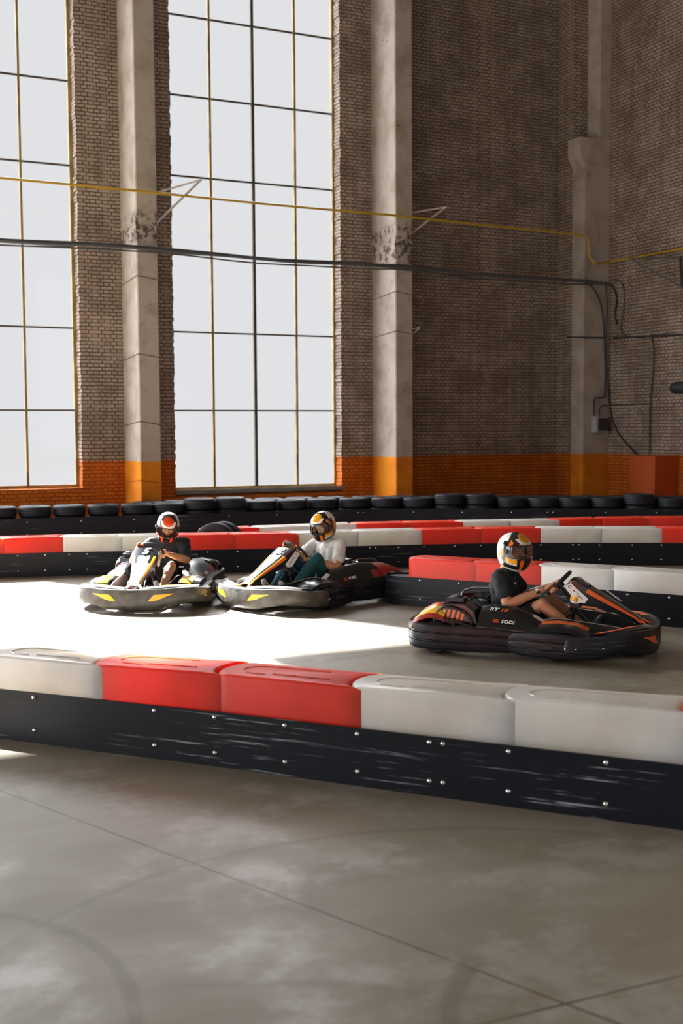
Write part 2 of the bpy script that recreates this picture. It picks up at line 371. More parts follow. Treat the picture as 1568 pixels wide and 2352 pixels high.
M_BLACK = mat('gloss_black_plastic', (0.010, 0.012, 0.015), 0.26, spec=0.4, coat=0.08)
M_MATTE = mat('matt_black', (0.02, 0.021, 0.024), 0.6)
M_DGREY = mat('dark_grey_panel', (0.045, 0.05, 0.056), 0.4)
M_ORG = mat('orange_sticker', (0.85, 0.14, 0.02), 0.3)
M_YEL = mat('yellow_sticker', (0.88, 0.50, 0.02), 0.3)
M_WHT = mat('white_sticker', (0.82, 0.82, 0.82), 0.3)
M_GRY = mat('grey_sticker', (0.42, 0.41, 0.40), 0.35)
M_REDP = mat('dark_red_plastic', (0.30, 0.03, 0.02), 0.35)
M_STEEL = mat('chromed_tube', (0.62, 0.62, 0.62), 0.22, 1.0)
M_DSTEEL = mat('dark_steel_tube', (0.05, 0.05, 0.055), 0.35, 0.6)
M_GREEN = mat('green_pedal', (0.02, 0.22, 0.13), 0.4)
M_PEDR = mat('red_pedal', (0.5, 0.02, 0.02), 0.4)
M_SKIN = mat('tan_skin', (0.56, 0.29, 0.155), 0.5, var=0.1, scale=12)
M_SKIN.node_tree.nodes['Principled BSDF'].inputs['Subsurface Weight'].default_value = 0.08
M_SHIRTB = mat('black_cotton', (0.012, 0.018, 0.022), 0.85, bump=0.5, bscale=9)
M_SHIRTW = mat('white_cotton', (0.72, 0.72, 0.71), 0.85, bump=0.5, bscale=9)
M_TEAL = mat('teal_trousers', (0.008, 0.085, 0.105), 0.8, var=0.2, bump=0.5, bscale=8)
M_SHOEW = mat('white_shoe', (0.78, 0.75, 0.7), 0.6)
M_SHOEB = mat('dark_shoe', (0.03, 0.03, 0.032), 0.6)
M_EYE = mat('eye_white', (0.42, 0.38, 0.35), 0.3); M_DARK = mat('dark_hair', (0.03, 0.02, 0.015), 0.6)
M_LIP = mat('lip', (0.45, 0.17, 0.12), 0.5)
M_HW = mat('helmet_white', (0.82, 0.82, 0.80), 0.12, coat=0.6); M_HB = mat('helmet_black', (0.012, 0.012, 0.014), 0.1, coat=0.6)
M_HO = mat('helmet_orange', (0.85, 0.17, 0.01), 0.12, coat=0.6); M_HG = mat('helmet_gold', (0.80, 0.36, 0.01), 0.12, coat=0.6)
M_HR = mat('helmet_red', (0.82, 0.06, 0.01), 0.12, coat=0.6)
M_VISOR = clear_mat('visor_clear', (0.80, 0.80, 0.82), 0.06)
M_GAS = mat('yellow_gas_pipe', (0.52, 0.32, 0.02), 0.45)
M_CABLE = mat('dark_cable', (0.035, 0.04, 0.045), 0.5); M_CONDUIT = mat('grey_conduit', (0.12, 0.125, 0.13), 0.3, 0.3)
M_BRKT = mat('pale_steel_bracket', (0.5, 0.46, 0.42), 0.6); M_BRKD = mat('dark_steel_bracket', (0.09, 0.08, 0.075), 0.6)
M_CAB = mat('orange_cabinet_paint', (0.44, 0.075, 0.010), 0.5)

# ------------------------------------------------------------------ the hall
X0, X1, Y0, YW, ZC = -26.0, 18.9, -12.0, 24.5, 15.2
WT = 0.40                                   # wall thickness
def struct(o, label, cat): return tag(o, label, cat, kind='structure')
bm = bmesh.new(); box(bm, ((X0 + X1) / 2, (Y0 + YW) / 2, -0.1), (X1 - X0 + 1, YW - Y0 + 1, 0.2))
struct(fin('floor', bm, M_FLOOR, smooth=0), 'smooth grey-brown polished concrete floor of the hall', 'floor')
bm = bmesh.new(); box(bm, ((X0 + X1) / 2, (Y0 + YW) / 2, ZC + 0.15), (X1 - X0 + 1, YW - Y0 + 1, 0.3))
struct(fin('ceiling', bm, M_ROOF, smooth=0), 'roof slab high over the hall, above the frame', 'ceiling')

def jagged(z0, z1):
    """edge of a brick pier: every course starts a little in or out"""
    out = []; z = z0
    while z < z1 - 1e-4:
        zn = min(z1, z + 0.077); d = random.uniform(-0.013, 0.013)
        out += [(z + 0.004, d), (zn - 0.004, d)]; z = zn
    out[0] = (z0, out[0][1]); out[-1] = (z1, out[-1][1]); return out
TOP = 14.5
W1, W2 = (2.02, 6.02), (8.05, 12.07)        # window openings
SILL1, SILL2, HEAD = 0.85, 0.62, 13.6
bm = bmesh.new()
def pier(xa, xb, z0, z1, ja=True, jb=True):
    L_ = jagged(z0, z1) if ja else [(z0, 0), (z1, 0)]; R_ = jagged(z0, z1) if jb else [(z0, 0), (z1, 0)]
    poly = [(xa + d, z) for z, d in L_] + [(xb + d, z) for z, d in R_[::-1]]
    prism(bm, poly, YW, YW + WT)
pier(-0.25, W1[0], 0, HEAD); pier(W1[1], W2[0], 0, HEAD); pier(W2[1], X1 + 0.4, 0, HEAD, True, False)
box(bm, ((W1[0] + W1[1]) / 2, YW + WT / 2, SILL1 / 2), (W1[1] - W1[0] - 0.02, WT, SILL1))
box(bm, ((W2[0] + W2[1]) / 2, YW + WT / 2, SILL2 / 2), (W2[1] - W2[0] - 0.02, WT, SILL2))
GX = -19.0                                  # made-up opening left of the frame, head stepped to shape the sun patch
box(bm, ((X0 + GX) / 2, YW + WT / 2, HEAD / 2), (GX - X0, WT, HEAD))
box(bm, ((-0.25 + X1) / 2, YW + WT / 2, (HEAD + ZC) / 2), (X1 + 0.25, WT, ZC - HEAD))
box(bm, ((-8.4 - 5.4) / 2, YW + WT / 2, (13.25 + ZC) / 2), (3.0, WT, ZC - 13.25)); box(bm, ((X0 - 8.4) / 2, YW + WT / 2, (8.0 + ZC) / 2), (-8.4 - X0, WT, ZC - 8.0))
box(bm, ((-5.4 - 2.6) / 2, YW + WT / 2, (14.1 + ZC) / 2), (2.8, WT, ZC - 14.1))
HL = 0.7 * (YW + WT - 9.6) / 0.9205
box(bm, ((-2.6 - 0.25) / 2, YW + WT / 2, (HL + ZC) / 2), (2.35, WT, ZC - HL))
struct(fin('wall_back', bm, M_BRICK, smooth=0), 'white-painted brick wall with tall windows and an orange-painted base', 'wall')
bm = bmesh.new(); box(bm, (X1 + 0.2, (Y0 + YW) / 2, ZC / 2), (0.4, YW - Y0, ZC))
struct(fin('wall_right', bm, M_BRICK, smooth=0), 'shaded brick end wall at the right, orange at its base', 'wall')
bm = bmesh.new(); box(bm, (X0 - 0.2, (Y0 + YW) / 2, 11.4), (0.4, YW - Y0, 7.6)); box(bm, (X0 - 0.2, (Y0 + YW) / 2, 0.3), (0.4, YW - Y0, 0.6))
box(bm, (X0 - 0.2, (Y0 + 1) / 2, 4.1), (0.4, 1 - Y0, 7.0))
for i in range(5): box(bm, (X0 - 0.2, 2.1 + i * 5.5, 4.1), (0.4, 1.2, 7.0))
struct(fin('wall_left', bm, M_BRICK, smooth=0), 'brick wall with tall openings far to the left', 'wall')
bm = bmesh.new()
yb = Y0 - 0.2
box(bm, ((X0 + X1) / 2, yb, 0.6), (X1 - X0, 0.4, 1.2)); box(bm, ((X0 + X1) / 2, yb, 12.6), (X1 - X0, 0.4, 5.2))
for i in range(8): box(bm, (X0 + 1.2 + i * 6.1, yb, 5.6), (2.4, 0.4, 8.8))
struct(fin('wall_front', bm, M_BRICK, smooth=0), 'brick wall behind the camera with tall window openings', 'wall')
# outside: unseen tower-shaped blocker, added to keep the sun off the glazed bays
bm = bmesh.new()
for zf in range(16): box(bm, (-10.4, 72.5, 1.6 + zf * 3.2), (11.8, 12, 3.1)); box(bm, (-10.4, 72.5, 3.18 + zf * 3.2), (12.0, 12.2, 0.14))
tag(fin('sun_blocker', bm, mat('blocker_panels', (0.4, 0.38, 0.35), 0.9, var=0.1), smooth=0), 'unseen tower-shaped blocker added outside to shade the windows', 'sun blocker')
bm = bmesh.new(); box(bm, (-12, 74, -0.05), (20, 24, 0.1))
struct(fin('ground', bm, mat('yard_asphalt', (0.085, 0.085, 0.085), 0.9, var=0.1, scale=0.3), smooth=0), 'unseen ground patch added under the sun blocker outside', 'ground')

# windows -----------------------------------------------------------
BARS = [2.48, 4.20, 5.90, 7.56, 9.28, 10.97, 12.68]
def window(name, xa, xb, zb, verts_x, thick, label):
    yf = YW + 0.34
    bm = bmesh.new()
    box(bm, ((xa + xb) / 2, yf, zb + 0.035), (xb - xa, 0.07, 0.07)); box(bm, ((xa + xb) / 2, yf, HEAD - 0.04), (xb - xa, 0.07, 0.08))
    for x in (xa + 0.03, xb - 0.03): box(bm, (x, yf, (zb + HEAD) / 2), (0.075, 0.08, HEAD - zb - 0.02))
    root = struct(fin(name, bm, M_FRAME, smooth=0), label, 'window')
    for x in verts_x:
        th = 0.062 if abs(x - thick) < 0.05 else 0.046
        bm = bmesh.new(); box(bm, (x, yf, (zb + HEAD) / 2), (th, 0.07, HEAD - zb - 0.1))
        fin('mullion', bm, M_FRAMED if th > 0.05 else M_FRAME, root, smooth=0)
    for z in BARS:
        bm = bmesh.new(); box(bm, ((xa + xb) / 2, yf + 0.005, z), (xb - xa - 0.06, 0.045, 0.034)); fin('glazing_bar', bm, M_FRAMED, root, smooth=0)
    bm = bmesh.new(); box(bm, ((xa + xb) / 2, yf + 0.02, (zb + HEAD) / 2), (xb - xa - 0.05, 0.004, HEAD - zb - 0.06))
    fin('pane', bm, M_GLASS, root, smooth=0)
    return root
window('window_1', W1[0] - 0.0, W1[1] + 0.0, SILL1, (2.95, 3.95, 4.95), 3.95, 'tall multi-pane window at the left edge with ochre steel frame')
window('window_2', W2[0], W2[1] + 0.02, 0.72, (9.06, 10.07, 11.09), 10.07, 'tall multi-pane window between the two concrete columns')
bm = bmesh.new(); box(bm, ((W2[0] + W2[1]) / 2, YW + 0.12, 0.66), (W2[1] - W2[0] + 0.04, 0.36, 0.09), rot=Matrix.Rotation(R(-14), 3, 'X'))
struct(fin('trim_1', bm, M_SILL, smooth=0, bevel=0.01), 'grey sloping sill under the window between the columns', 'sill')

# columns -----------------------------------------------------------
def column(x0, x1, y0, y1, zd, label, dmg):
    bm = bmesh.new(); h = ZC - 0.02; n = 150
    rows = []
    def edge(z, k):
        b = max(0.0, 1 - abs(z - (zd[0] + zd[1]) / 2) / ((zd[1] - zd[0]) / 2 + 0.02))
        return b ** 0.5 * dmg * (0.35 + 0.65 * noise.noise(V((k * 3.1, z * 5, 0.3))) * 1.6) if b > 0 else 0
    for i in range(n + 1):
        z = h * i / n; ring_ = []
        def P(x, y, k, cor=0):
            w_ = 0.004 * noise.noise(V((x * 3, y * 3, z * 1.7)))
            e = edge(z, k)
            cx, cy = (x0 + x1) / 2, (y0 + y1) / 2
            dx = (cx - x); dy = (cy - y); l = math.hypot(dx, dy) or 1
            return V((x + dx / l * (e * cor) + w_, y + dy / l * (e * cor) + w_, z))
        bev = 0.02
        for j in range(7): ring_.append(P(x0 + bev + (x1 - x0 - 2 * bev) * j / 6, y0, j, 1.0 if j in (0, 6) else (0.6 if j in (1, 5) else 0.25)))
        for j in range(9): ring_.append(P(x1, y0 + bev + (y1 - y0 - bev) * j / 8, 10 + j, 0.9 if j == 0 else (0.4 if j == 1 else 0.1)))
        for j in range(9): ring_.append(P(x0, y1 - (y1 - y0 - bev) * j / 8, 20 + j, 0.9 if j == 8 else (0.5 if j == 7 else 0.15)))
        rows.append(ring_)
    vs = grid(bm, rows, 0, closed=True); bm.faces.new(vs[0]); bm.faces.new(vs[-1][::-1])
    c = struct(fin('concrete_column', bm, column_mat(*zd), smooth=40), label, 'column')
    return c
c1 = column(6.93, 7.37, 23.37, YW, (5.85, 6.45), 'white concrete column between the two windows, chipped, yellow-orange base', 0.09)
c2 = column(12.89, 13.33, 23.37, YW, (5.75, 6.65), 'white concrete column right of the second window, chipped, yellow-orange base', 0.12)
for (xa, xb, zs) in ((6.93, 7.37, (5.12, 3.55, 2.18, 0.98)), (12.89, 13.33, (5.08, 4.2))):
    for z in zs:
        bm = bmesh.new(); dz = 0.05
        tube(bm, [(xa - 0.008, YW - 0.02, z - 0.03), (xa - 0.008, 23.36, z + dz), (xb + 0.008, 23.36, z - 0.02)], 0.0065, 6)
        fin('tie_wire', bm, M_CABLE if z > 1.41 else M_CAB, c1 if xa < 10 else c2)
# corner column with its corbel, and the brick pier behind it
bm = bmesh.new(); prism(bm, [(18.13, 0), (X1, 0), (X1, 9.07), (17.98, 9.07), (17.98, 8.68), (18.13, 8.38)], 23.37, 23.86)
box(bm, ((18.57 + X1) / 2, 23.62, (9.07 + ZC) / 2), (X1 - 18.57, 0.5, ZC - 9.07))
struct(fin('concrete_column', bm, column_mat(20, 21), smooth=0, bevel=0.012), 'shaded concrete corner column with a corbel near its top', 'column')
bm = bmesh.new(); box(bm, ((18.13 + X1) / 2, 24.18, ZC / 2), (X1 - 18.13, 0.66, ZC - 0.02))
struct(fin('brick_pier', bm, M_BRICK, smooth=0), 'brick pier behind the corner column', 'pier')

# services on the walls ------------------------------------------------
bm = bmesh.new()
pts = [(1.5, 23.15, 6.84), (4.23, 23.15, 6.83), (6.92, 23.15, 6.81), (9.57, 23.15, 6.77), (12.77, 23.15, 6.76), (15, 23.15, 6.72), (17.85, 23.15, 6.68)]
p = aty(1352, 548, 23.1); q = aty(1353, 600, 23.1); r_ = aty(1366, 607, 23.05)
pts += [(p.x - 0.1, 23.15, 6.66), (p.x, 23.12, 6.58), (q.x, 23.1, q.z + 0.12), (r_.x, 23.05, r_.z)]
for (a, b_) in ((1400, 601), (1450, 592), (1568, 571), (1700, 548)): e = atx(a, b_, X1 - 0.12); pts.append(tuple(e))
tube(bm, pts, 0.026, 8); tag(fin('gas_pipe', bm, M_GAS), 'long yellow gas pipe running across the columns and windows', 'pipe')
bm = bmesh.new()
for k, (dz, ra) in enumerate(((0, 0.032), (0.05, 0.022), (-0.045, 0.018))):
    pts = []
    for i in range(30):
        x = 1.5 + i * (18.05 - 1.5) / 29
        base = 5.74 - 0.13 * (x - 1.5) / 16.5
        sag = -0.05 * math.sin(math.pi * ((x - 0.98) % 5.96) / 5.96) * (1 + 0.3 * k)
        pts.append((x, 23.2 + 0.02 * k, base + sag + dz + 0.01 * math.sin(x * 2.3 + k)))
    e = aty(1396, 652, 23.2); pts.append(tuple(e)); tube(bm, pts, ra, 6)
tag(fin('cable_bundle', bm, M_CONDUIT), 'thick dark cable bundle running level across windows and columns', 'cable')
def bracket(anchor_hi, anchor_lo, apex, r, m_, label):
    bm = bmesh.new(); A, B, C_ = V(anchor_hi), V(anchor_lo), V(apex)
    for a, b_ in ((A, C_), (B, C_), (A, B)):
        d = (b_ - a); rot = d.to_track_quat('Z', 'Y').to_matrix(); box(bm, (a + b_) / 2, (r * 2, r * 0.7, d.length + r), rot=rot)
    tag(fin('steel_bracket', bm, m_, smooth=0), label, 'bracket')
bracket((7.39, 23.6, aty(368, 445, 23.6).z), (7.39, 23.75, aty(362, 522, 23.75).z), aty(461, 413, 22.9), 0.03, M_BRKT, 'steel triangular bracket on the column between the windows')
bracket((13.35, 23.6, aty(952, 492, 23.6).z), (13.35, 23.7, aty(952, 548, 23.7).z), aty(1024, 476, 23.0), 0.035, M_BRKT, 'pale triangular bracket on the column right of the windows')
bracket((13.34, 23.55, aty(950, 757, 23.55).z), (13.34, 23.55, aty(950, 776, 23.55).z), aty(964, 753, 23.3), 0.022, M_BRKT, 'tiny pale bracket low on the column right of the windows')
e = X1 - 0.05
bracket(atx(1566, 660, e - .06), atx(1562, 590, e - .06), atx(1448, 594, X1 - 0.75), 0.045, M_BRKD, 'dark triangular bracket on the end wall under the yellow pipe')
def run(name, pts, r, m_, label, cat, n=6, sm=True):
    bm = bmesh.new(); tube(bm, smoothpath(pts, 5) if sm else pts, r, n); return tag(fin(name, bm, m_), label, cat)
yc = 23.33
run('electrical_cable', [aty(1330, 644, yc), aty(1360, 660, yc), aty(1380, 700, yc), aty(1387, 760, yc), aty(1390, 850, yc), aty(1389, 905, yc), aty(1385, 913, yc), aty(1368, 914, yc), aty(1364, 925, yc), aty(1364, 955, yc)], 0.018, M_CABLE, 'black cable curving down the corner column to the grey box', 'cable')
run('electrical_cable', [aty(1390, 648, yc - .05), aty(1394, 700, yc - .05), aty(1392, 800, yc - .05), atx(1398, 900, e), atx(1405, 965, e), atx(1430, 1010, e), atx(1466, 1048, e)], 0.018, M_CABLE, 'black cable sweeping from the corner down to the orange cabinet', 'cable')
run('electrical_cable', [aty(1392, 650, yc - .05), atx(1408, 662, e), atx(1416, 690, e), atx(1411, 720, e), atx(1416, 745, e)], 0.022, M_CABLE, 'short thick black cable hanging beside the corner column', 'cable')
run('electrical_cable', [atx(1400, 644, e), atx(1425, 647, e), atx(1434, 680, e), atx(1430, 720, e), atx(1425, 755, e), atx(1440, 773, e), atx(1480, 776, e)], 0.012, M_CABLE, 'thin dark cable looping down to the wall conduit', 'cable')
run('conduit_pipe', [atx(1408, 776, e), atx(1495, 772, e), atx(1568, 769, e), atx(1700, 764, e)], 0.024, M_CABLE, 'dark level conduit along the end wall', 'pipe', sm=False)
run('conduit_pipe', [aty(1302, 774, yc), aty(1390, 776, yc)], 0.02, M_CABLE, 'short dark level rod across the corner column', 'pipe', sm=False)
run('electrical_cable', [atx(1495, 775, e), atx(1500, 800, e), atx(1498, 870, e), atx(1492, 930, e), atx(1491, 1046, e)], 0.018, M_CABLE, 'black cable dropping down the end wall to the orange cabinet', 'cable')
run('conduit_pipe', [aty(1376, 957, yc), aty(1376, 938, yc), aty(1382, 931, yc), atx(1398, 931, e), atx(1488, 927, e)], 0.016, M_CABLE, 'thin dark conduit from the grey box to the end wall', 'pipe', sm=False)
p = aty(1376, 975, 23.3)
jb = tag(empty('junction_box', (p.x, 23.37, p.z - 0.2)), 'pale grey electrical box with a dark door on the corner column', 'box')
bm = bmesh.new(); box(bm, (0, -0.09, 0.2), (0.36, 0.18, 0.40)); fin('body', bm, M_GRY, jb, smooth=0, bevel=0.01)
bm = bmesh.new(); box(bm, (0.02, -0.187, 0.2), (0.28, 0.014, 0.32)); fin('door', bm, M_DGREY, jb, smooth=0, bevel=0.004)
a = atx(1445, 1046, X1 - 0.7); b_ = atx(1504, 1046, X1 - 0.7)
cab = tag(empty('electrical_cabinet', (X1 - 0.36, (a.y + b_.y) / 2, 0)), 'orange-painted cabinet standing against the end wall', 'cabinet')
bm = bmesh.new(); box(bm, (0, 0, 0.7), (0.7, abs(a.y - b_.y), 1.4)); fin('body', bm, M_CAB, cab, smooth=0, bevel=0.01)
bm = bmesh.new(); box(bm, (-0.355, 0, 0.72), (0.012, abs(a.y - b_.y) - 0.14, 1.2)); fin('door', bm, M_CAB, cab, smooth=0, bevel=0.004)
p = atx(1578, 890, X1 - 0.3)
fl = tag(empty('wall_heater', (X1 - 0.0, p.y, p.z)), 'dark drum-shaped fitting on the end wall at the right edge', 'heater')
bm = bmesh.new(); lathe(bm, [(0.0, -0.42), (0.10, -0.40), (0.14, -0.3), (0.14, 0.3), (0.10, 0.4), (0.0, 0.42)], (-0.3, 0, 0), (0.25, -1, 0), 20, closed=False); fin('body', bm, M_MATTE, fl)
bm = bmesh.new(); box(bm, (-0.1, 0, 0), (0.2, 0.06, 0.06)); fin('arm', bm, M_MATTE, fl, smooth=0)

# ------------------------------------------------------------------ track barriers
BH, SH, BT = 0.55, 0.332, 0.40
bolt_me = None
def bolt_mesh():
    global bolt_me
    if bolt_me is None:
        bm = bmesh.new(); lathe(bm, [(0.0, 0.011), (0.006, 0.0105), (0.010, 0.008), (0.0125, 0.003), (0.013, 0.0)], (0, 0, 0), (0, -1, 0), 12, closed=False)
        for f in bm.faces: f.smooth = True
        bolt_me = bpy.data.meshes.new('bolt'); bm.to_mesh(bolt_me); bm.free(); bolt_me.materials.append(M_BOLT)
    return bolt_me
BLK = {}
def block_mesh(key, length, m_):
    """interlocking barrier block: rounded tongue at its left end, hollow at its right, front at y = 0"""
    bm = bmesh.new(); r = BT / 2; L_ = length; out = []
    g_ = 0.006
    for i in range(17):                      # left convex end from front to back
        a = -math.pi / 2 - math.pi * i / 16
        sx = abs(math.cos(a)) ** 0.8 * 0.13
        out.append((0.13 + g_ - sx, r + math.sin(a) * r))
    out.append((L_ - 0.02, BT))
    for i in range(17):
        a = math.pi / 2 + math.pi * i / 16
        sx = abs(math.cos(a)) ** 0.8 * 0.13
        out.append((L_ + 0.12 - sx - g_, r + math.sin(a) * (r - 0.008)))
    out.append((L_ - 0.0, 0.0))
    cl = [out[0]]
    for p in out[1:]:
        if (V(p) - V(cl[-1])).length > 0.004: cl.append(p)
    prism(bm, cl, 0, BH, plane='xy')
    bmesh.ops.recalc_face_normals(bm, faces=bm.faces)
    top = [e for e in bm.edges if all(v.co.z > BH - 1e-4 for v in e.verts)]
    bmesh.ops.bevel(bm, geom=top, offset=0.018, segments=3, affect='EDGES', profile=0.5)
    # moulded bead on the top face
    pts = [(0.34, 0.09), (0.22, 0.10), (0.155, 0.15), (0.145, 0.2), (0.155, 0.25), (0.22, 0.30), (0.34, 0.31), (0.75 * L_, 0.31)]
    tube(bm, smoothpath([(x, y, BH - 0.001) for x, y in pts], 4), 0.007, 6)
    tube(bm, [(0.38, 0.12, BH - 0.001), (0.84 * L_, 0.12, BH - 0.001)], 0.008, 6)
    o = fin(key, bm, m_, smooth=40); me = o.data; bpy.data.objects.remove(o); return me
def place_block(name, p, q, colour, label, group, off=0.0):
    p = V((p[0], p[1], 0)); q = V((q[0], q[1], 0)); d = q - p; ang = math.atan2(d.y, d.x)
    key = (colour, round(d.length, 2))
    if key not in BLK: BLK[key] = block_mesh(name, d.length, M_RED if colour == 'red' else M_WHITE)
    o = bpy.data.objects.new(name, BLK[key]); COL.objects.link(o)
    n = V((-d.y, d.x, 0)).normalized()
    o.location = p + n * off; o.rotation_euler = (0, 0, ang)
    return tag(o, label, 'barrier block', group)
def skirt(path, bolts, m_, label, group, z0=0.0, zt=SH, rows=(0.085, 0.30)):
    """upright plastic sheet along a plan path; bolts given as distances along it"""
    path = [V((p[0], p[1], 0)) for p in path]; th = 0.012
    root = tag(empty('barrier_skirt', path[0]), label, 'barrier skirt', group)
    bm = bmesh.new(); rs = []
    for i, p in enumerate(path):
        t = (path[min(i + 1, len(path) - 1)] - path[max(i - 1, 0)]).normalized(); n = V((t.y, -t.x, 0)); c = p - path[0]
        rs.append([c + n * 0.001, c + n * 0.001 + V((0, 0, zt)), c + n * (0.001 + th) + V((0, 0, zt)), c + n * (0.001 + th)])
    vs = grid(bm, rs, 0, closed=True); bm.faces.new(vs[0]); bm.faces.new(vs[-1][::-1])
    for v in bm.verts: v.co.z += z0
    fin('sheet', bm, m_, root, smooth=30)
    seg = [0]
    for i in range(1, len(path)): seg.append(seg[-1] + (path[i] - path[i - 1]).length)
    for s_ in bolts:
        if isinstance(s_, tuple): s_, rws = s_
        else: rws = rows
        if s_ < 0 or s_ > seg[-1]: continue
        i = max(k for k in range(len(seg)) if seg[k] <= s_ + 1e-9); i = min(i, len(path) - 2)
        t = (path[i + 1] - path[i]).normalized(); n = V((t.y, -t.x, 0)); p = path[i] + t * (s_ - seg[i])
        for z in rws:
            b = bpy.data.objects.new('bolt', bolt_mesh()); COL.objects.link(b); b.parent = root
            b.location = p - path[0] + n * (0.013) + V((0, 0, z)); b.scale = (1.2, 1.2, 1.2); b.rotation_euler = (0, 0, math.atan2(t.y, t.x))
    return root
def resample(path, step=0.25):
    sp_ = smoothpath([V((p[0], p[1], 0)) for p in path], 8); out = [sp_[0]]
    for p in sp_[1:]:
        if (p - out[-1]).length >= step: out.append(p)
    out.append(sp_[-1]); return out
def along(path, pt):
    """distance along a path of the point nearest to pt"""
    best = (1e9, 0); acc = 0
    for i in range(len(path) - 1):
        a, b_ = path[i], path[i + 1]; d = b_ - a; t = max(0, min(1, (V((pt[0], pt[1], 0)) - a).dot(d) / d.length_squared))
        e_ = (a + d * t - V((pt[0], pt[1], 0))).length
        if e_ < best[0]: best = (e_, acc + d.length * t)
        acc += d.length
    return best[1]

# front barrier (A): front top edge read off the floor plan
GA = 'blocks of the front barrier'
fr = [(-262, 1482), (-50, 1502), (197, 1524), (478, 1545), (786, 1575), (1141, 1604), (1553, 1635), (2050, 1675)]
PA = [at(x, y, BH) for x, y in fr]
colA = ['white', 'white', 'red', 'red', 'white', 'white', 'red']
labA = ['white barrier block beyond the left edge of the front barrier', 'white sunlit barrier block at the left edge of the front barrier',
        'red barrier block of the front barrier beside the sunlit white block', 'red barrier block of the front barrier beside the beige blocks',
        'off-white barrier block touching the red one in the front barrier', 'off-white scuffed barrier block, second right of the red pair in front',
        'red barrier block cut by the right edge of the front barrier']
for i, c in enumerate(colA): place_block('barrier_block', PA[i], PA[i + 1], c, labA[i], GA)
skA = resample([at(x, y, 0) for x, y in ((-262, 1668), (0, 1695), (204, 1722), (480, 1757), (800, 1801), (1143, 1848), (1568, 1906), (2050, 1975))], 0.2)
seam = along(skA, at(1018, 1832, 0))
def split(path, s_):
    acc = 0; A = [path[0]]
    for i in range(len(path) - 1):
        L_ = (path[i + 1] - path[i]).length
        if acc + L_ >= s_:
            m_ = path[i] + (path[i + 1] - path[i]) * ((s_ - acc) / L_); return A + [m_], [m_] + path[i + 1:]
        A.append(path[i + 1]); acc += L_
sA1, sA2 = split(skA, seam)
bl = [along(skA, at(x, y, 0.30)) for x, y in ((-100, 1579), (2, 1588), (99, 1595), (370, 1626), (508, 1641), (669, 1659), (836, 1677), (1004, 1693))]
skirt(sA1, bl, M_SKIRT_F, 'scuffed black plastic skirt sheet of the front barrier, left of the seam', 'skirt sheets of the front barrier')
br = [along(skA, at(x, y, 0.30)) - seam for x, y in ((1034, 1697), (1181, 1715), (1402, 1740), (1640, 1768))]
skirt(sA2, br, M_SKIRT_F, 'black plastic skirt sheet of the front barrier, right of the seam', 'skirt sheets of the front barrier')

# far barrier (B) behind the karts
GB = 'blocks of the barrier behind the karts'
bx = [(-200, 1239), (-60, 1238), (0 - 6, 1236.5), (132, 1233), (265, 1231), (395, 1229), (526, 1227), (669, 1224.6), (812, 1220), (955, 1217), (1093, 1214.5), (1230, 1213), (1368, 1213), (1507, 1213), (1650, 1214)]
PB = [at(x, y, BH) for x, y in bx]
colB = ['white', 'red', 'red', 'white', 'white', 'red', 'red', 'white', 'white', 'red', 'red', 'white', 'white', 'red']
labB = ['white barrier block beyond the left edge behind the karts', 'red barrier block cut by the left edge behind the karts', 'red barrier block at the far left of the barrier behind the karts',
        'white barrier block just right of the red one at the far left', 'white barrier block directly left of the driver in the red helmet', 'red barrier block directly behind the driver in the red helmet',
        'red barrier block in the gap between the two left karts', 'white barrier block right behind the white-shirted driver', 'white barrier block just right of the white-shirted driver',
        'red barrier block, left of two, behind the free barrier end', 'red barrier block directly behind the rightmost helmet', 'white barrier block right of the rightmost helmet, farther row',
        'white barrier block left of the far right red one, farther row', 'red barrier block at the right edge of the barrier behind the karts']
for i, c in enumerate(colB): place_block('barrier_block', PB[i], PB[i + 1], c, labB[i], GB)
skB = resample([V((p.x, p.y, 0)) for p in PB], 0.3)
seamB = [along(skB, at(x, 1300, 0)) for x in (201, 848, 1327)]
pxs = [(47, 117, 181), (223, 437, 478, 545, 620, 700, 770, 841), (855, 911, 972, 1046, 1109, 1180, 1246, 1319), (1333, 1381, 1457, 1523)]
rest = skB; acc = 0; labs = ['black skirt sheet of the barrier behind the karts, at the left edge', 'black skirt sheet behind the two left karts', 'black skirt sheet behind the rightmost driver, farther row', 'black skirt sheet at the right edge, farther row']
for k in range(4):
    if k < 3: cur, rest = split(rest, seamB[k] - acc)
    else: cur = rest
    skirt(cur, [along(skB, at(x, 1255, 0.3)) - acc for x in pxs[k]], M_SKIRT, labs[k], 'skirt sheets behind the karts')
    if k < 3: acc = seamB[k]

# middle barrier (C) with its rounded free end
cx_ = [(927, 1281), (1075, 1289.5), (1224, 1297.5), (1391, 1307), (1572, 1318), (1790, 1332)]
PC = [at(x, y, BH) for x, y in cx_]
colC = ['red', 'red', 'white', 'white', 'red']
labC = ['red barrier block at the free end left of the rightmost driver', 'red barrier block behind the rightmost driver, nearer row', 'white barrier block behind the right kart steering wheel',
        'white barrier block behind the right kart nose', 'red barrier block beyond the right edge, nearer row']
for i, c in enumerate(colC): place_block('barrier_block', PC[i], PC[i + 1], c, labC[i], 'blocks of the barrier beside the right kart')
d0 = (PC[1] - PC[0]); d0.z = 0; d0.normalize(); n0 = V((-d0.y, d0.x, 0))
cen = V((PC[0].x, PC[0].y, 0)) + n0 * (BT / 2)
arc_ = [cen + n0 * (BT / 2) + d0 * 0.35] + [cen - d0 * (math.cos(a) * 0.33) + n0 * (math.sin(a) * (BT / 2 + 0.004)) for a in [math.pi / 2 - math.pi * k / 16 for k in range(17)]]
skC = arc_ + [V((p.x, p.y, 0)) for p in PC[1:]]
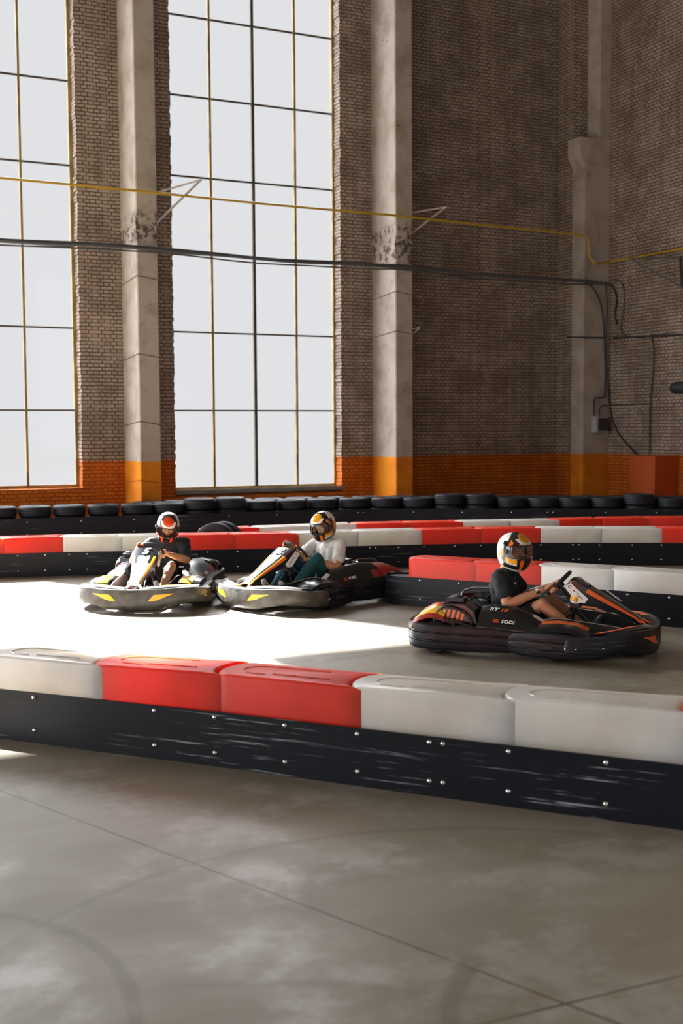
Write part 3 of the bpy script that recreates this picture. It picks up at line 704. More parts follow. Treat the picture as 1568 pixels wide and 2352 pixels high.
sC = along(skC, PC[0]); seamC = along(skC, at(1065, 1334, 0.33))
a_, b2 = split(skC, seamC)
skirt(a_, [along(skC, at(964, 1334, 0.3)), along(skC, at(1058, 1340, 0.3)) - 0.02], M_SKIRT, 'black skirt sheet bent round the free barrier end', 'skirt sheets beside the right kart')
skirt(b2, [along(skC, at(x, y, 0.3)) - seamC for x, y in ((1150, 1347), (1446, 1364), (1541, 1371))], M_SKIRT_F, 'scuffed black skirt sheet behind the right kart', 'skirt sheets beside the right kart')
bm = bmesh.new(); rr_ = [p - cen for p in arc_[:-1]]
poly = [(p.x * 0.985, p.y * 0.985) for p in arc_ and [q - cen for q in arc_]]
prism(bm, poly, 0.0, SH - 0.02, plane='xy')  # black solid stands in for the shade inside the hollow end
o = tag(fin('end_shade', bm, M_MATTE, smooth=0), 'black solid standing for the dark hollow of the rounded barrier end', 'shade_filler'); o.location = cen

# barrier D behind B
dx_ = [(470, 1217), (585, 1211.5), (700, 1207.5), (809, 1203), (930, 1200.5), (1051, 1198), (1160, 1196), (1270, 1194), (1375, 1190.5), (1480, 1189), (1590, 1188.5)]
PD = [at(x, y, BH) for x, y in dx_]
colD = ['red', 'white', 'white', 'red', 'red', 'white', 'white', 'red', 'red', 'red']
wh = ['behind the big standing tyre', 'between the big tyre and the middle helmet', 'right of the middle helmet', 'right of the white pair by the middle helmet', 'above the free barrier end',
      'left of the rightmost helmet', 'above the rightmost helmet', 'right of the rightmost helmet', 'above the right kart nose', 'at the right edge']
for i, c in enumerate(colD): place_block('barrier_block', PD[i], PD[i + 1], c, '%s barrier block of the farthest row %s' % (c, wh[i]), 'blocks of the farthest barrier row')

# tyres ------------------------------------------------------------------
def tyre_mesh(name, r, w_, m_):
    bm = bmesh.new(); h = w_ / 2; ri = r * 0.56
    prof = [(ri, -h * 0.55), (ri + 0.01, -h * 0.8), (r * 0.72, -h), (r * 0.87, -h * 0.98), (r * 0.95, -h * 0.86), (r * 0.985, -h * 0.7)]
    for g_ in (-0.42, 0.0, 0.42): prof += [(r, (g_ - 0.12) * h * 1.2), (r - 0.004, (g_ - 0.05) * h * 1.2), (r - 0.004, (g_ + 0.05) * h * 1.2), (r, (g_ + 0.12) * h * 1.2)]
    prof += [(r * 0.985, h * 0.7), (r * 0.95, h * 0.86), (r * 0.87, h * 0.98), (r * 0.72, h), (ri + 0.01, h * 0.8), (ri, h * 0.55), (ri + 0.03, 0.0)]
    lathe(bm, prof, (0, 0, 0), (0, 0, 1), 40)
    o = fin(name, bm, m_, smooth=30); me = o.data; bpy.data.objects.remove(o); return me
TY = tyre_mesh('tyre', 0.31, 0.205, M_TYRE); TY2 = tyre_mesh('tyre', 0.335, 0.215, M_TYRE)
def put_tyre(x, y, z, big, label, group, rot=(0, 0, 0)):
    o = bpy.data.objects.new('tyre', TY2 if big else TY); COL.objects.link(o); o.location = (x, y, z); o.rotation_euler = rot
    return tag(o, label, 'tyre', group)
wall = resample([at(-80, 1168, .62), at(150, 1162, .62), at(400, 1156, .62), at(650, 1149, .62), at(850, 1144.5, .62), at(1000, 1144, .62), at(1200, 1144, .62), at(1400, 1144, .62), at(1590, 1145, .62), at(1720, 1146, .62)], 0.1)
def every(path, step):
    out = [path[0]]; nxt = step; acc = 0
    for i in range(len(path) - 1):
        L_ = (path[i + 1] - path[i]).length
        while acc + L_ >= nxt: out.append(path[i] + (path[i + 1] - path[i]) * ((nxt - acc) / L_)); nxt += step
        acc += L_
    return out
row = every(wall, 0.64)
nr = []
for i, p in enumerate(row):
    t_ = (row[min(i + 1, len(row) - 1)] - row[max(i - 1, 0)]).normalized(); nr.append(V((-t_.y, t_.x, 0)))
first = [p + nr[i] * 0.325 for i, p in enumerate(row)]
lay = ('bottom', 'middle', 'top')
for i, p in enumerate(first):
    tall = i in (7, 8, 15, 16, 21)
    for k in range(3):
        o = put_tyre(p.x + random.uniform(-.008, .008), p.y + random.uniform(-.008, .008), (0.1025 + k * 0.207) * (1.12 if tall else 1), False, 'black tyre lying in the long stacked row along the wall, %s layer' % lay[k], 'wall tyres, %s layer' % lay[k], (0, 0, random.random() * 6))
        if tall: o.scale = (1.0, 1.0, 1.12)
    if i < len(first) - 1:
        q = (first[i + 1] + p) / 2 + (nr[i] + nr[i + 1]) * 0.5 * 0.57
        if min((q - t_).length for t_ in first) < 0.62 or q.y > 23.0: continue
        for k in range(3): put_tyre(q.x, q.y, 0.1025 + k * 0.207, False, 'black tyre in the second stacked row against the wall, %s layer' % lay[k], 'second row tyres, %s layer' % lay[k], (0, 0, random.random() * 6))
wsk = [p - V((0, 0.02, 0)) for p in wall]
tot = sum((wsk[i + 1] - wsk[i]).length for i in range(len(wsk) - 1)); n_ = 4; acc = 0; rest = wsk
for k in range(n_):
    if k < n_ - 1: cur, rest = split(rest, tot / n_)
    else: cur = rest
    ln_ = tot / n_
    skirt(cur, [0.05, 1.1, 2.1, 3.1, 4.0, 4.9, ln_ - 0.06], M_SKIRT, 'black bolted sheet in front of the wall tyres, %s' % ('at the left edge', 'behind the middle helmet', 'beyond the second column', 'near the end wall')[k], 'sheets before the wall tyres', rows=(0.1, 0.33), zt=0.40)
# tyres lying between the two farther barrier rows
mid = resample([(PB[9] + V((0.25, 0.78, 0))), (PB[10] + V((0.35, 0.75, 0))), (PB[11] + V((0.35, 0.75, 0))), (PB[12] + V((0.4, 0.8, 0))), (PB[13] + V((0.5, 0.9, 0))), (PB[14] + V((0.55, 0.95, 0)))], 0.1)
for i, p in enumerate(every(mid, 0.68)):
    for k in range(2): put_tyre(p.x, p.y, 0.1025 + k * 0.207, False, 'black tyre lying between the two farther barrier rows', 'tyres between the farther barriers', (0, 0, random.random() * 6))
p = at(521, 1222, BH); q = V((p.x + 0.06, p.y + 0.32, 0))
for k, dn in enumerate((0.0, 0.225)):
    a = R(74); ax = V((math.cos(a - math.pi / 2), math.sin(a - math.pi / 2), 0))
    put_tyre(q.x - 0.12 + 0.17 * k, q.y - 0.02 + 0.19 * k, 0.335, True, ('left of two big tyres standing upright behind the red barrier blocks', 'right of two big tyres standing upright behind the red barrier blocks')[k], 'two standing tyres', (R(90), 0, R(-42)))
# ------------------------------------------------------------------ karts
def kart(loc, deg, label, st):
    """st: dict(bump, edge, side, centre, pedal, number, fender ...)"""
    K = tag(empty('go_kart', (loc[0], loc[1], 0), R(deg)), label, 'go-kart', 'rental karts on the track')
    # chassis
    bm = bmesh.new()
    for s in (-1, 1):
        tube(bm, smoothpath([(-0.98, s * .30, .085), (-0.5, s * .32, .085), (0.1, s * .30, .085), (0.35, s * .24, .085), (0.95, s * .17, .085)], 4), 0.016, 8)
        tube(bm, [(-0.3, s * .31, .09), (-0.3, s * .64, .13)], 0.012, 6); tube(bm, [(0.18, s * .29, .09), (0.18, s * .66, .13)], 0.012, 6)
    for x in (-0.95, -0.55, 0.1, 0.9): tube(bm, [(x, -.29 if x < .5 else -.18, .085), (x, .29 if x < .5 else .18, .085)], 0.015, 8)
    tube(bm, [(-0.77, -.62, .145), (-0.77, .62, .145)], 0.02, 10); tube(bm, [(0.30, -.6, .135), (0.30, .6, .135)], 0.014, 8)
    tube(bm, [(-1.03, -.35, .17), (-0.75, -.33, .10)], .012, 6); tube(bm, [(-1.03, .35, .17), (-0.75, .33, .10)], .012, 6)
    tube(bm, [(0.92, -.12, .09), (1.05, -.12, .17)], .012, 6); tube(bm, [(0.92, .12, .09), (1.05, .12, .17)], .012, 6)
    fin('chassis', bm, M_DSTEEL, K)
    bm = bmesh.new(); prism(bm, [(-0.1, -.29), (.35, -.25), (.95, -.17), (.95, .17), (.35, .25), (-0.1, .29)], 0.055, 0.068, plane='xy'); fin('floor_tray', bm, M_DGREY, K, smooth=0)
    # wheels
    def wheel(x, y, r, w_):
        bm = bmesh.new(); h = w_ / 2
        prof = [(.065, -h * .8), (.075, -h), (r * .84, -h * .98), (r * .96, -h * .82), (r, -h * .6), (r, h * .6), (r * .96, h * .82), (r * .84, h * .98), (.075, h), (.065, h * .8)]
        lathe(bm, prof, (x, y, r + .002), (0, 1, 0), 32); o = fin('wheel', bm, M_TYRE, K)
        bm = bmesh.new(); lathe(bm, [(0, -h * .5), (.064, -h * .5), (.068, -h * .85), (.062, -h * .85), (.05, -h * .6), (0.02, -h * .62), (0.0, -h * .7)], (x, y, r + .002), (0, 1, 0), 20, closed=False)
        lathe(bm, [(0, h * .5), (.064, h * .5), (.068, h * .85), (.062, h * .85), (.05, h * .6), (0.02, h * .62), (0.0, h * .7)], (x, y, r + .002), (0, 1, 0), 20, closed=False)
        fin('rim', bm, M_DSTEEL, o)
    for s in (-1, 1): wheel(-0.77, s * .545, .15, .20); wheel(0.30, s * .565, .135, .125)
    # bumpers: ribbed plastic sweeps that wrap the kart
    sec = [(-.10, .985), (-.012, 1.01), (.001, .965), (.004, .86), (.003, .73), (-.008, .705), (-.008, .67), (.003, .645), (.006, .52), (.004, .40), (-.007, .375), (-.007, .34), (.002, .315), (.003, .14), (-.006, .04), (-.02, .0), (-.10, .01)]
    secn = [(-.11, .97), (-.014, 1.0), (-.001, .96), (.004, .80), (.008, .6), (.009, .42), (.006, .22), (-.006, .05), (-.022, 0), (-.11, .02)]
    rear = [(.03, .665, .12, .17), (0.0, .67, .07, .235), (-.2, .672, .05, .26), (-.5, .68, .045, .268), (-.8, .69, .05, .275), (-.93, .665, .05, .28), (-1.02, .60, .055, .285), (-1.07, .48, .055, .285), (-1.09, .3, .055, .28), (-1.10, 0, .055, .28)]
    rear = smooth_path4(rear, 4); rear = rear + [(x, -y, a, b) for x, y, a, b in rear[::-1][1:]]
    bm = bmesh.new(); sweep(bm, rear, sec); rb = fin('rear_bumper', bm, M_BUMPB, K, smooth=38)
    for s in (-1, 1):
        side = [(-.10, .675, .10, .20), (-.07, .69, .06, .235), (.05, .715, .045, .25), (.2, .742, .04, .258), (.38, .75, .04, .25), (.6, .735, .045, .23), (.8, .68, .07, .2), (.9, .6, .09, .19)]
        side = smooth_path4(side, 4)
        side = [(x, s * y, a, b) for x, y, a, b in side]
        if s > 0: side = side[::-1]
        bm = bmesh.new(); sweep(bm, side, sec); o = fin('side_bumper', bm, M_BUMPB, K, smooth=38)
        for xs in (.22,):
            bm = bmesh.new(); slot_shade(bm, xs, s * .757, .145, .075, .019, s); fin('slot_shade', bm, M_MATTE, o, smooth=0)
    for s in (-1, 1):
        bm = bmesh.new(); slot_shade(bm, -.83, s * .697, .168, .07, .017, s); fin('slot_shade', bm, M_MATTE, rb, smooth=0)
    nose = [(.395, .762, .125, .165), (.41, .766, .085, .215), (.45, .77, .07, .235), (.6, .765, .07, .24), (.75, .735, .09, .262), (.88, .665, .105, .28), (.98, .54, .095, .285), (1.045, .40, .07, .28), (1.075, .30, .045, .277), (1.10, .15, .042, .272), (1.108, 0, .042, .27)]
    nose = smooth_path4(nose, 5)
    nosep = [(x, -y, a, b) for x, y, a, b in nose] + nose[::-1][1:]
    bm = bmesh.new(); rows = sweep(bm, nosep, secn); nb = fin('front_bumper', bm, st['bump'], K, smooth=38)
    # stickers, dark strip for the slot's shade and bolts following the bumper surface
    def on_nose(frac, v, off=.0025):
        i = frac * (len(rows) - 1); i0 = int(i); i0 = min(i0, len(rows) - 2); f = i - i0
        ks = [k for k in range(1, 9)]
        vv = [secn[k][1] for k in ks]
        k = 1
        for q in range(1, 8):
            if secn[q][1] >= v >= secn[q + 1][1]: k = q
        g_ = (secn[k][1] - v) / max(1e-6, secn[k][1] - secn[k + 1][1])
        a = rows[i0][k].lerp(rows[i0][k + 1], g_); b = rows[i0 + 1][k].lerp(rows[i0 + 1][k + 1], g_)
        p = a.lerp(b, f); tg = (rows[i0 + 1][k] - rows[i0][k]); n = V((tg.y, -tg.x, 0)).normalized()
        return p + n * off
    def yfrac(y):
        best = min(range(len(nosep)), key=lambda i: abs(nosep[i][1] - y) + (10 if nosep[i][0] < .5 else 0)); return best / (len(nosep) - 1)
    for s in (-1, 1):
        fa, fb, fc = yfrac(s * .17), yfrac(s * .23), yfrac(s * .46)
        n_ = 14; up_ = []; lo_ = []
        for i in range(n_ + 1):
            t = i / n_; fr_ = fa + (fc - fa) * t
            lo_v = .42 + .26 * t ** 1.2 + (.0 if t > .06 else .02); hi_v = min(.74, .44 + t * 1.6) if t < .2 else .74 - .03 * (t - .2)
            up_.append(on_nose(fr_, max(hi_v, lo_v + .005))); lo_.append(on_nose(fr_, lo_v))
        bm = bmesh.new(); sheet(bm, [up_, lo_], .0015); fin('flash_sticker', bm, st['flash'], nb, smooth=0)
    bm = bmesh.new(); up_ = [on_nose(yfrac(0) + (i - 4) / 8 * .035, .93) for i in range(9)]; lo_ = [on_nose(yfrac(0) + (i - 4) / 8 * .03, .86) for i in range(9)]
    sheet(bm, [up_, lo_], .001); fin('slot_shade', bm, M_MATTE, nb, smooth=0)
    for f_ in (.05, .12, .19, .81, .88, .95):
        p = on_nose(f_, .45, 0); i0 = int(f_ * (len(rows) - 1)); tg = rows[i0 + 1][4] - rows[i0][4]
        b = bpy.data.objects.new('bolt', bolt_mesh()); COL.objects.link(b); b.parent = nb; b.location = p + V((0, 0, 0)); b.scale = (.7, .7, .7); b.rotation_euler = (0, 0, math.atan2(tg.y, tg.x))
    # top deck of the nose: two wings either side of the tall panel
    for s in (-1, 1):
        rws = []
        for t in [i / 8 for i in range(9)]:
            y = .10 + .58 * t; xf = 1.07 - .30 * t ** 2.2; z = .262 + .022 * math.sin(math.pi * t)
            rws.append([V((xf - .005, s * y, z + .004)), V((xf - .06, s * y, z + .022)), V((xf - .12, s * y, z + .016)), V((xf - .20, s * y, z - .02))])
        bm = bmesh.new(); sheet(bm, rws, .006, lambda i, j: 1 if (j == 1 and 2 < i < 8) else 0); fin('nose_deck', bm, [M_BLACK if st['bump'] == M_BUMPB else M_BUMPG, st['deck']], K, smooth=40)
    # tall steering panel
    S_ = [(.29, .605, .115, .03), (.33, .655, .13, .085), (.38, .664, .138, .10), (.50, .587, .135, .105), (.62, .515, .118, .09), (.72, .458, .100, .075), (.82, .400, .082, .055), (.91, .347, .070, .042), (.965, .300, .072, .035)]
    fr_ = [-1, -1, -1, -.80, -.52, -.34, .34, .52, .80, 1, 1, 1]
    rws = []
    for i, (x, z, hw, fl_) in enumerate(S_):
        tdir = V((.7, 0, -.7))
        nrm = V((.52, 0, .85)) if x > .36 else V((0, 0, 1))
        rws.append([V((x, f * hw, z)) - (nrm * fl_ if j in (0, 11) else (nrm * fl_ * (.34 if i > 2 else .55) if j in (1, 10) else V())) - nrm * (.012 * abs(f) ** 3) for j, f in enumerate(fr_)])
    def pm(i, j):
        if j in (0, 10): return 0
        if j in (1, 9): return 1 if 3 <= i < 8 else 0
        if i < 3: return 0
        if j in (2, 8): return 2
        if j in (3, 7): return 3 if i > 3 else 0
        return 4 if i > 2 else 0
    bm = bmesh.new(); sheet(bm, rws, .006, pm)
    PN = fin('steering_panel', bm, [M_BLACK, st['side'], st['edge'], st['inner'], st['centre']], K, smooth=40)
    for s in (-1, 1):                           # forked foot
        bm = bmesh.new(); tubeflat(bm, [(.955, s * .045, .305), (1.0, s * .085, .275), (1.06, s * .13, .262)], .028, .014); fin('panel_leg', bm, st['edge'] if st['fork'] else M_WHT, PN)
        bm = bmesh.new(); prism(bm, [(.285, .595), (.345, .628), (.50, .492), (.468, .452), (.40, .455)], s * .148 - .004, s * .148 + .004); o = fin('side_plate', bm, M_WHT, PN, smooth=0)
        bm = bmesh.new(); lathe(bm, [(.009, 0), (.014, 0), (.014, .0012), (.009, .0012)], (.335, s * .1523, .595), (0, s, 0), 20); fin('plate_mark', bm, M_MATTE, o, smooth=0)
        bm = bmesh.new(); prism(bm, [(.365, .562), (.37, .567), (.455, .489), (.45, .484)], s * .1522 - .0006, s * .1522 + .0006); fin('plate_line', bm, M_MATTE, o, smooth=0)
    text_mesh('race_number', st['number'], .15, M_WHT, (.444, .0, .6295), (0, 1, 0), (-.84, 0, .54), PN, shear=.25, bold=.006, ext=.002)
    if st['centre'] == M_BLACK: text_mesh('panel_lettering', 'SODI', .075, M_WHT, (.70, .0, .515), (.80, 0, -.57), (0, 1, 0), PN, shear=.2, bold=.001, ext=.002)
    # clutter under the panel: column, stay, bottle
    bm = bmesh.new(); tube(bm, [(.21, 0, .60), (.34, 0, .42), (.62, 0, .10)], .012, 8); tube(bm, [(.30, -.09, .09), (.36, -.03, .42), (.36, .03, .42), (.30, .09, .09)], .010, 6)
    tube(bm, [(.36, 0, .43), (.5, 0, .60)], .012, 6); fin('steering_column', bm, M_DSTEEL, K)
    bm = bmesh.new(); lathe(bm, [(0, -.055), (.036, -.055), (.044, -.035), (.044, .03), (.034, .055), (.016, .06), (.016, .078), (0, .078)], (.385, -.12, .50), (.3, 0, 1), 16, closed=False, mi=0); o = fin('fluid_bottle', bm, M_WHT, K)
    bm = bmesh.new(); lathe(bm, [(.0445, -.03), (.0455, -.03), (.0455, .01), (.0445, .01)], (.385, -.12, .50), (.3, 0, 1), 16); fin('bottle_label', bm, M_YEL, o)
    bm = bmesh.new(); box(bm, (.37, .0, .42), (.09, .16, .05)); box(bm, (.33, .05, .39), (.05, .05, .09)); tube(bm, [(.34, -.06, .39), (.28, -.1, .33), (.2, -.12, .2)], .006, 5); tube(bm, [(.34, .06, .39), (.3, .12, .3), (.1, .2, .15)], .006, 5)
    fin('control_box', bm, M_MATTE, K, smooth=0, bevel=.006)
    # steering wheel
    c = WC; rot = st['wrot']
    sw = wheel_pt; pts = [sw(a * math.pi / 18 + rot, rot) for a in range(36)]
    bm = bmesh.new(); tube(bm, pts + [pts[0]], .0155, 10, caps=False); SW = fin('steering_wheel', bm, M_MATTE, K)
    bm = bmesh.new()
    for a in (math.pi * .5, math.pi * 1.17, math.pi * 1.83): tube(bm, [c - WN * .02, sw(a + rot, rot)], .009, 6)
    lathe(bm, [(0, -.045), (.035, -.045), (.035, .005), (0, .01)], c - WN * .0, WN, 16, closed=False); fin('spokes', bm, M_DSTEEL, SW)
    a0 = math.pi / 2 + rot; bm = bmesh.new(); tube(bm, [sw(a0 + (k - 2) * .05, rot) for k in range(5)], .0162, 10); fin('rim_marker', bm, M_ORG, SW)
    # seat
    prof = [(.10, .13, .17), (.0, .085, .185), (-.14, .065, .195), (-.27, .085, .2), (-.38, .16, .205), (-.45, .27, .205), (-.50, .38, .20), (-.535, .455, .175), (-.56, .475, .15), (-.58, .455, .14)]
    rws = []
    for x, z, hw in prof:
        r_ = []
        for k in range(13):
            u = -1 + 2 * k / 12; lift = .15 * abs(u) ** 4 if z < .3 else .0; fwdp = .12 * abs(u) ** 4 if .12 < z < .47 else 0
            r_.append(V((x + fwdp, u * hw, z + lift)))
        rws.append(r_)
    bm = bmesh.new(); sheet(bm, rws, .008); fin('seat', bm, M_BLACK, K, smooth=60)
    # inner side walls round the feet, rails
    for s in (-1, 1):
        bm = bmesh.new(); prism(bm, [(.02, .08), (.0, .26), (.10, .315), (.28, .325), (.66, .285), (.92, .25), (.93, .09)], s * .325 - .005, s * .325 + .005); o = fin('inner_wall', bm, M_DGREY, K, smooth=0)
        bm = bmesh.new(); tube(bm, [(.06, s * .333, .30), (.28, s * .333, .332), (.66, s * .333, .292), (.93, s * .30, .255)], .008, 6); fin('rail', bm, M_STEEL, o)
    # pedals
    for s in (-1, 1):
        bm = bmesh.new(); tube(bm, [(.60, s * .15, .09), (.565, s * .15, .26)], .009, 6); tube(bm, [(.568, s * .10, .24), (.568, s * .20, .24)], .010, 6); tube(bm, [(.60, s * .11, .10), (.60, s * .27, .12)], .012, 6)
        box(bm, (.60, s * .29, .17), (.12, .015, .05)); fin('pedal', bm, st['pedal'], K, smooth=30)
    # fenders over the front wheels
    for s in (-1, 1):
        pr = [(.06, .225), (.10, .275), (.16, .312), (.30, .322), (.46, .312), (.56, .27), (.60, .225)]
        rws = [[V((x, s * .40, z + .0)), V((x, s * .42, z + .006)), V((x, s * .56, z + .002)), V((x, s * .645, z - .018)), V((x, s * .66, z - .06))] for x, z in pr]
        bm = bmesh.new(); sheet(bm, rws, .007, lambda i, j: 1 if (i in (2, 3, 4) and j == 1) else 0); fin('front_fender', bm, [M_BLACK, st['fend']], K, smooth=50)
    # side pods
    pod = [(-.62, .40, .44, .27), (-.46, .39, .455, .265), (-.28, .375, .445, .26), (-.08, .37, .415, .25), (.06, .38, .365, .245), (.16, .40, .315, .24), (.22, .43, .28, .235)]
    for s in (1, -1):
        pd_ = [p for p in pod if s > 0 or p[0] > -.42]
        if s < 0: pd_ = [(-.40, .375, .43, .265)] + pd_
        rws = []
        for x, yi, zt, zb in pd_:
            rws.append([V((x, s * (yi - .05), zt - .10)), V((x, s * (yi - .035), zt - .005)), V((x, s * yi, zt)), V((x, s * (yi + .045), zt - .012)), V((x, s * (yi + .16), (zt + zb) / 2 + .02)), V((x, s * .62, zb + .028)), V((x, s * .655, zb + .012)), V((x, s * .655, zb - .04))])
        bm = bmesh.new(); sheet(bm, rws, .008, lambda i, j: 1 if (i >= len(rws) - 3 and j in (1, 2)) else (2 if (j == 4 and i == 0 and s > 0) else 0))
        P_ = fin('side_pod', bm, [M_BLACK, M_WHT, M_REDP], K, smooth=35)
        # lettering on the flank
        def flank(x, t):
            for q in range(len(pd_) - 1):
                if pd_[q][0] <= x <= pd_[q + 1][0]:
                    f = (x - pd_[q][0]) / (pd_[q + 1][0] - pd_[q][0]); A = rws[q][4].lerp(rws[q + 1][4], f); B = rws[q][5].lerp(rws[q + 1][5], f); Cc = rws[q][3].lerp(rws[q + 1][3], f)
                    return (A.lerp(B, t) if t >= 0 else A.lerp(Cc, -t)), A, B
        p, A, B = flank(-.13, .62); upd = (A - B).normalized(); xd = V((1, 0, 0)) if s < 0 else V((-1, 0, 0))
        p2 = flank(-.12, .62)[0]; p1 = flank(-.14, .62)[0]; xd = (p2 - p1).normalized() * (1 if s < 0 else -1)
        nn = xd.cross(upd).normalized()
        text_mesh('maker_lettering', 'SODI', .052, M_WHT, p + nn * .010, xd, upd, P_, shear=.1, bold=.0015, ext=.001)
        bm = bmesh.new(); q = p + nn * .009 - xd * .105; hw = .024
        bm.faces.new([bm.verts.new(q + xd * (a * hw) + upd * (b * hw * .85)) for a, b in ((-1, -1), (1, -1), (1, 1), (-1, 1))]); bmesh.ops.solidify(bm, geom=bm.faces[:], thickness=.002)
        fin('logo_square', bm, M_ORG, P_, smooth=0)
        if s < 0 or st.get('rt'):
            pT, A, B = flank(-.22 if s < 0 else -.30, -.5)[0], None, None
            Cc = rws[1][3]; A_ = rws[1][4]; u2 = (Cc - A_).normalized(); n2 = xd.cross(u2).normalized()
            text_mesh('model_lettering', 'RT', .062, M_WHT, pT + n2 * .012 + xd * -.06, xd, u2, P_, shear=.2, bold=.002)
            text_mesh('model_lettering', '10', .062, M_ORG, pT + n2 * .012 + xd * .03, xd, u2, P_, shear=.2, bold=.002)
    # left rear: pod back box + fender over the rear wheel
    bm = bmesh.new(); rws = []
    for x, z, zo in [(-.60, .425, .27), (-.68, .43, .33), (-.78, .425, .345), (-.88, .395, .33), (-.96, .345, .28), (-1.0, .30, .25)]:
        rws.append([V((x, .36, z)), V((x, .42, z + .008)), V((x, .52, z - .015)), V((x, .60, (z + zo) / 2 + .01)), V((x, .635, zo))])
    sheet(bm, rws, .007, lambda i, j: 0 if j == 0 else (1 if i < 4 else 2)); fin('rear_fender', bm, [M_BLACK, st['fender'], M_BLACK], K, smooth=45)
    bm = bmesh.new(); tube(bm, smoothpath([(-.40, .30, .40), (-.45, .33, .475), (-.58, .36, .485), (-.72, .36, .47), (-.80, .34, .40), (-.80, .33, .12)], 4), .009, 6); tube(bm, [(-.56, .26, .44), (-.60, -.26, .44)], .009, 6)
    fin('guard_tube', bm, M_STEEL, K)
    # right rear: engine, air box, guard, tail fairing
    bm = bmesh.new(); prism(bm, [(-.80, .14), (-.78, .38), (-.73, .46), (-.52, .465), (-.44, .40), (-.40, .26), (-.42, .14)], -.575, -.37); E_ = fin('engine_cover', bm, M_BLACK, K, smooth=0, bevel=.012)
    bm = bmesh.new(); box(bm, (-.62, -.47, .485), (.16, .15, .03)); lathe(bm, [(.06, 0), (.06, .012), (.045, .02), (0, .02)], (-.62, -.47, .50), (0, 0, 1), 18, closed=False); tube(bm, [(-.62, -.47, .515), (-.60, -.45, .545)], .006, 6); fin('air_filter', bm, M_MATTE, E_, smooth=30)
    bm = bmesh.new(); prism(bm, [(-.76, .30), (-.72, .41), (-.55, .40), (-.48, .30)], -.5795, -.576); o = fin('side_sticker', bm, M_DGREY, E_, smooth=0)
    for k in range(5):
        x = -.745 + k * .045; bm = bmesh.new(); prism(bm, [(x, .305), (x + .022, .305), (x + .05, .40), (x + .028, .40)], -.582, -.5800); fin('sticker_stripe', bm, M_YEL if k == 0 else M_ORG, o, smooth=0)
    bm = bmesh.new(); tube(bm, smoothpath([(-.80, -.60, .30), (-.78, -.605, .37), (-.70, -.61, .43), (-.55, -.61, .40), (-.47, -.61, .33), (-.44, -.61, .22)], 4), .009, 8)
    tube(bm, smoothpath([(-.86, -.60, .345), (-.70, -.62, .32), (-.45, -.64, .27), (-.36, -.64, .21)], 4), .011, 8); tube(bm, [(-.45, -.62, .21), (-.2, -.62, .21), (.05, -.62, .21)], .016, 8)
    tube(bm, [(-.62, -.60, .33), (-.60, -.60, .12)], .012, 8); tube(bm, [(-.55, -.60, .31), (-.50, -.60, .12)], .010, 8); fin('engine_guard', bm, M_DSTEEL, K)
    bm = bmesh.new(); lathe(bm, [(0, -.03), (.055, -.03), (.06, 0), (.05, .03), (0, .03)], (-.42, -.56, .19), (0, 1, 0), 20, closed=False); fin('clutch_cover', bm, M_PEDR, K)
    bm = bmesh.new(); rws = []
    for x, z, zo in [(-.70, .41, .33), (-.76, .435, .36), (-.84, .43, .36), (-.92, .385, .335), (-.98, .33, .30), (-1.01, .28, .25)]:
        rws.append([V((x, -.36, z)), V((x, -.44, z + .006)), V((x, -.52, z - .012)), V((x, -.58, (z + zo) / 2 + .004)), V((x, -.62, zo + .01)), V((x, -.64, zo - .03))])
    sheet(bm, rws, .007, lambda i, j: (3 if j == 4 else (1 if j in (2, 3) else (2 if i < 3 else 0)))); fin('tail_fairing', bm, [M_WHT, st['tail'], M_ORG, M_REDP], K, smooth=45)
    # fuel tank between the knees
    bm = bmesh.new(); box(bm, (.10, 0, .13), (.20, .18, .12)); fin('fuel_tank', bm, M_DGREY, K, smooth=30, bevel=.02)
    return K
def smooth_path4(p, k):
    out = []
    for i in range(len(p) - 1):
        p0 = p[max(i - 1, 0)]; p1 = p[i]; p2 = p[i + 1]; p3 = p[min(i + 2, len(p) - 1)]
        for j in range(k):
            t = j / k; out.append(tuple(0.5 * (2 * b + (c - a) * t + (2 * a - 5 * b + 4 * c - d) * t * t + (b * 3 - a - 3 * c + d) * t ** 3) for a, b, c, d in zip(p0, p1, p2, p3)))
    out.append(p[-1]); return out
def slot_shade(bm, x, y, z, hl, hh, s):  # flat plate, coloured black for the shade inside a bumper recess
    poly = [(x + hl * math.copysign(abs(math.cos(a)) ** .6, math.cos(a)), z + hh * math.copysign(abs(math.sin(a)) ** .6, math.sin(a))) for a in [k * math.pi / 8 for k in range(16)]]
    prism(bm, poly, y - .004, y + .004)
def tubeflat(bm, pts, w_, h):
    rws = [[V(p) + V((0, w_ / 2 * a, h / 2 * b)) for a, b in ((-1, -1), (1, -1), (1, 1), (-1, 1))] for p in pts]
    vs = grid(bm, rws, closed=True); bm.faces.new(vs[0]); bm.faces.new(vs[-1])
WC = V((.21, 0, .60)); WU = V((.67, 0, .742)).normalized(); WN = V((-.742, 0, .67)).normalized(); WR = .148
def wheel_pt(a, rot=0.0):
    """point of the rim: a = 0 at the driver's left, 90 degrees at the top; flattened at the bottom of the wheel itself"""
    b = a - rot; r = WR
    if math.sin(b) < -.55: r = WR * (.55 + .45 * .8) / max(.55, -math.sin(b)) * (.55 / (.55 + .45 * .8)) * 1.0 if False else WR * min(1.0, .80 / -math.sin(b)) if -math.sin(b) > .8 else WR
    return WC + V((0, 1, 0)) * (r * math.cos(a)) + WU * (r * math.sin(a))

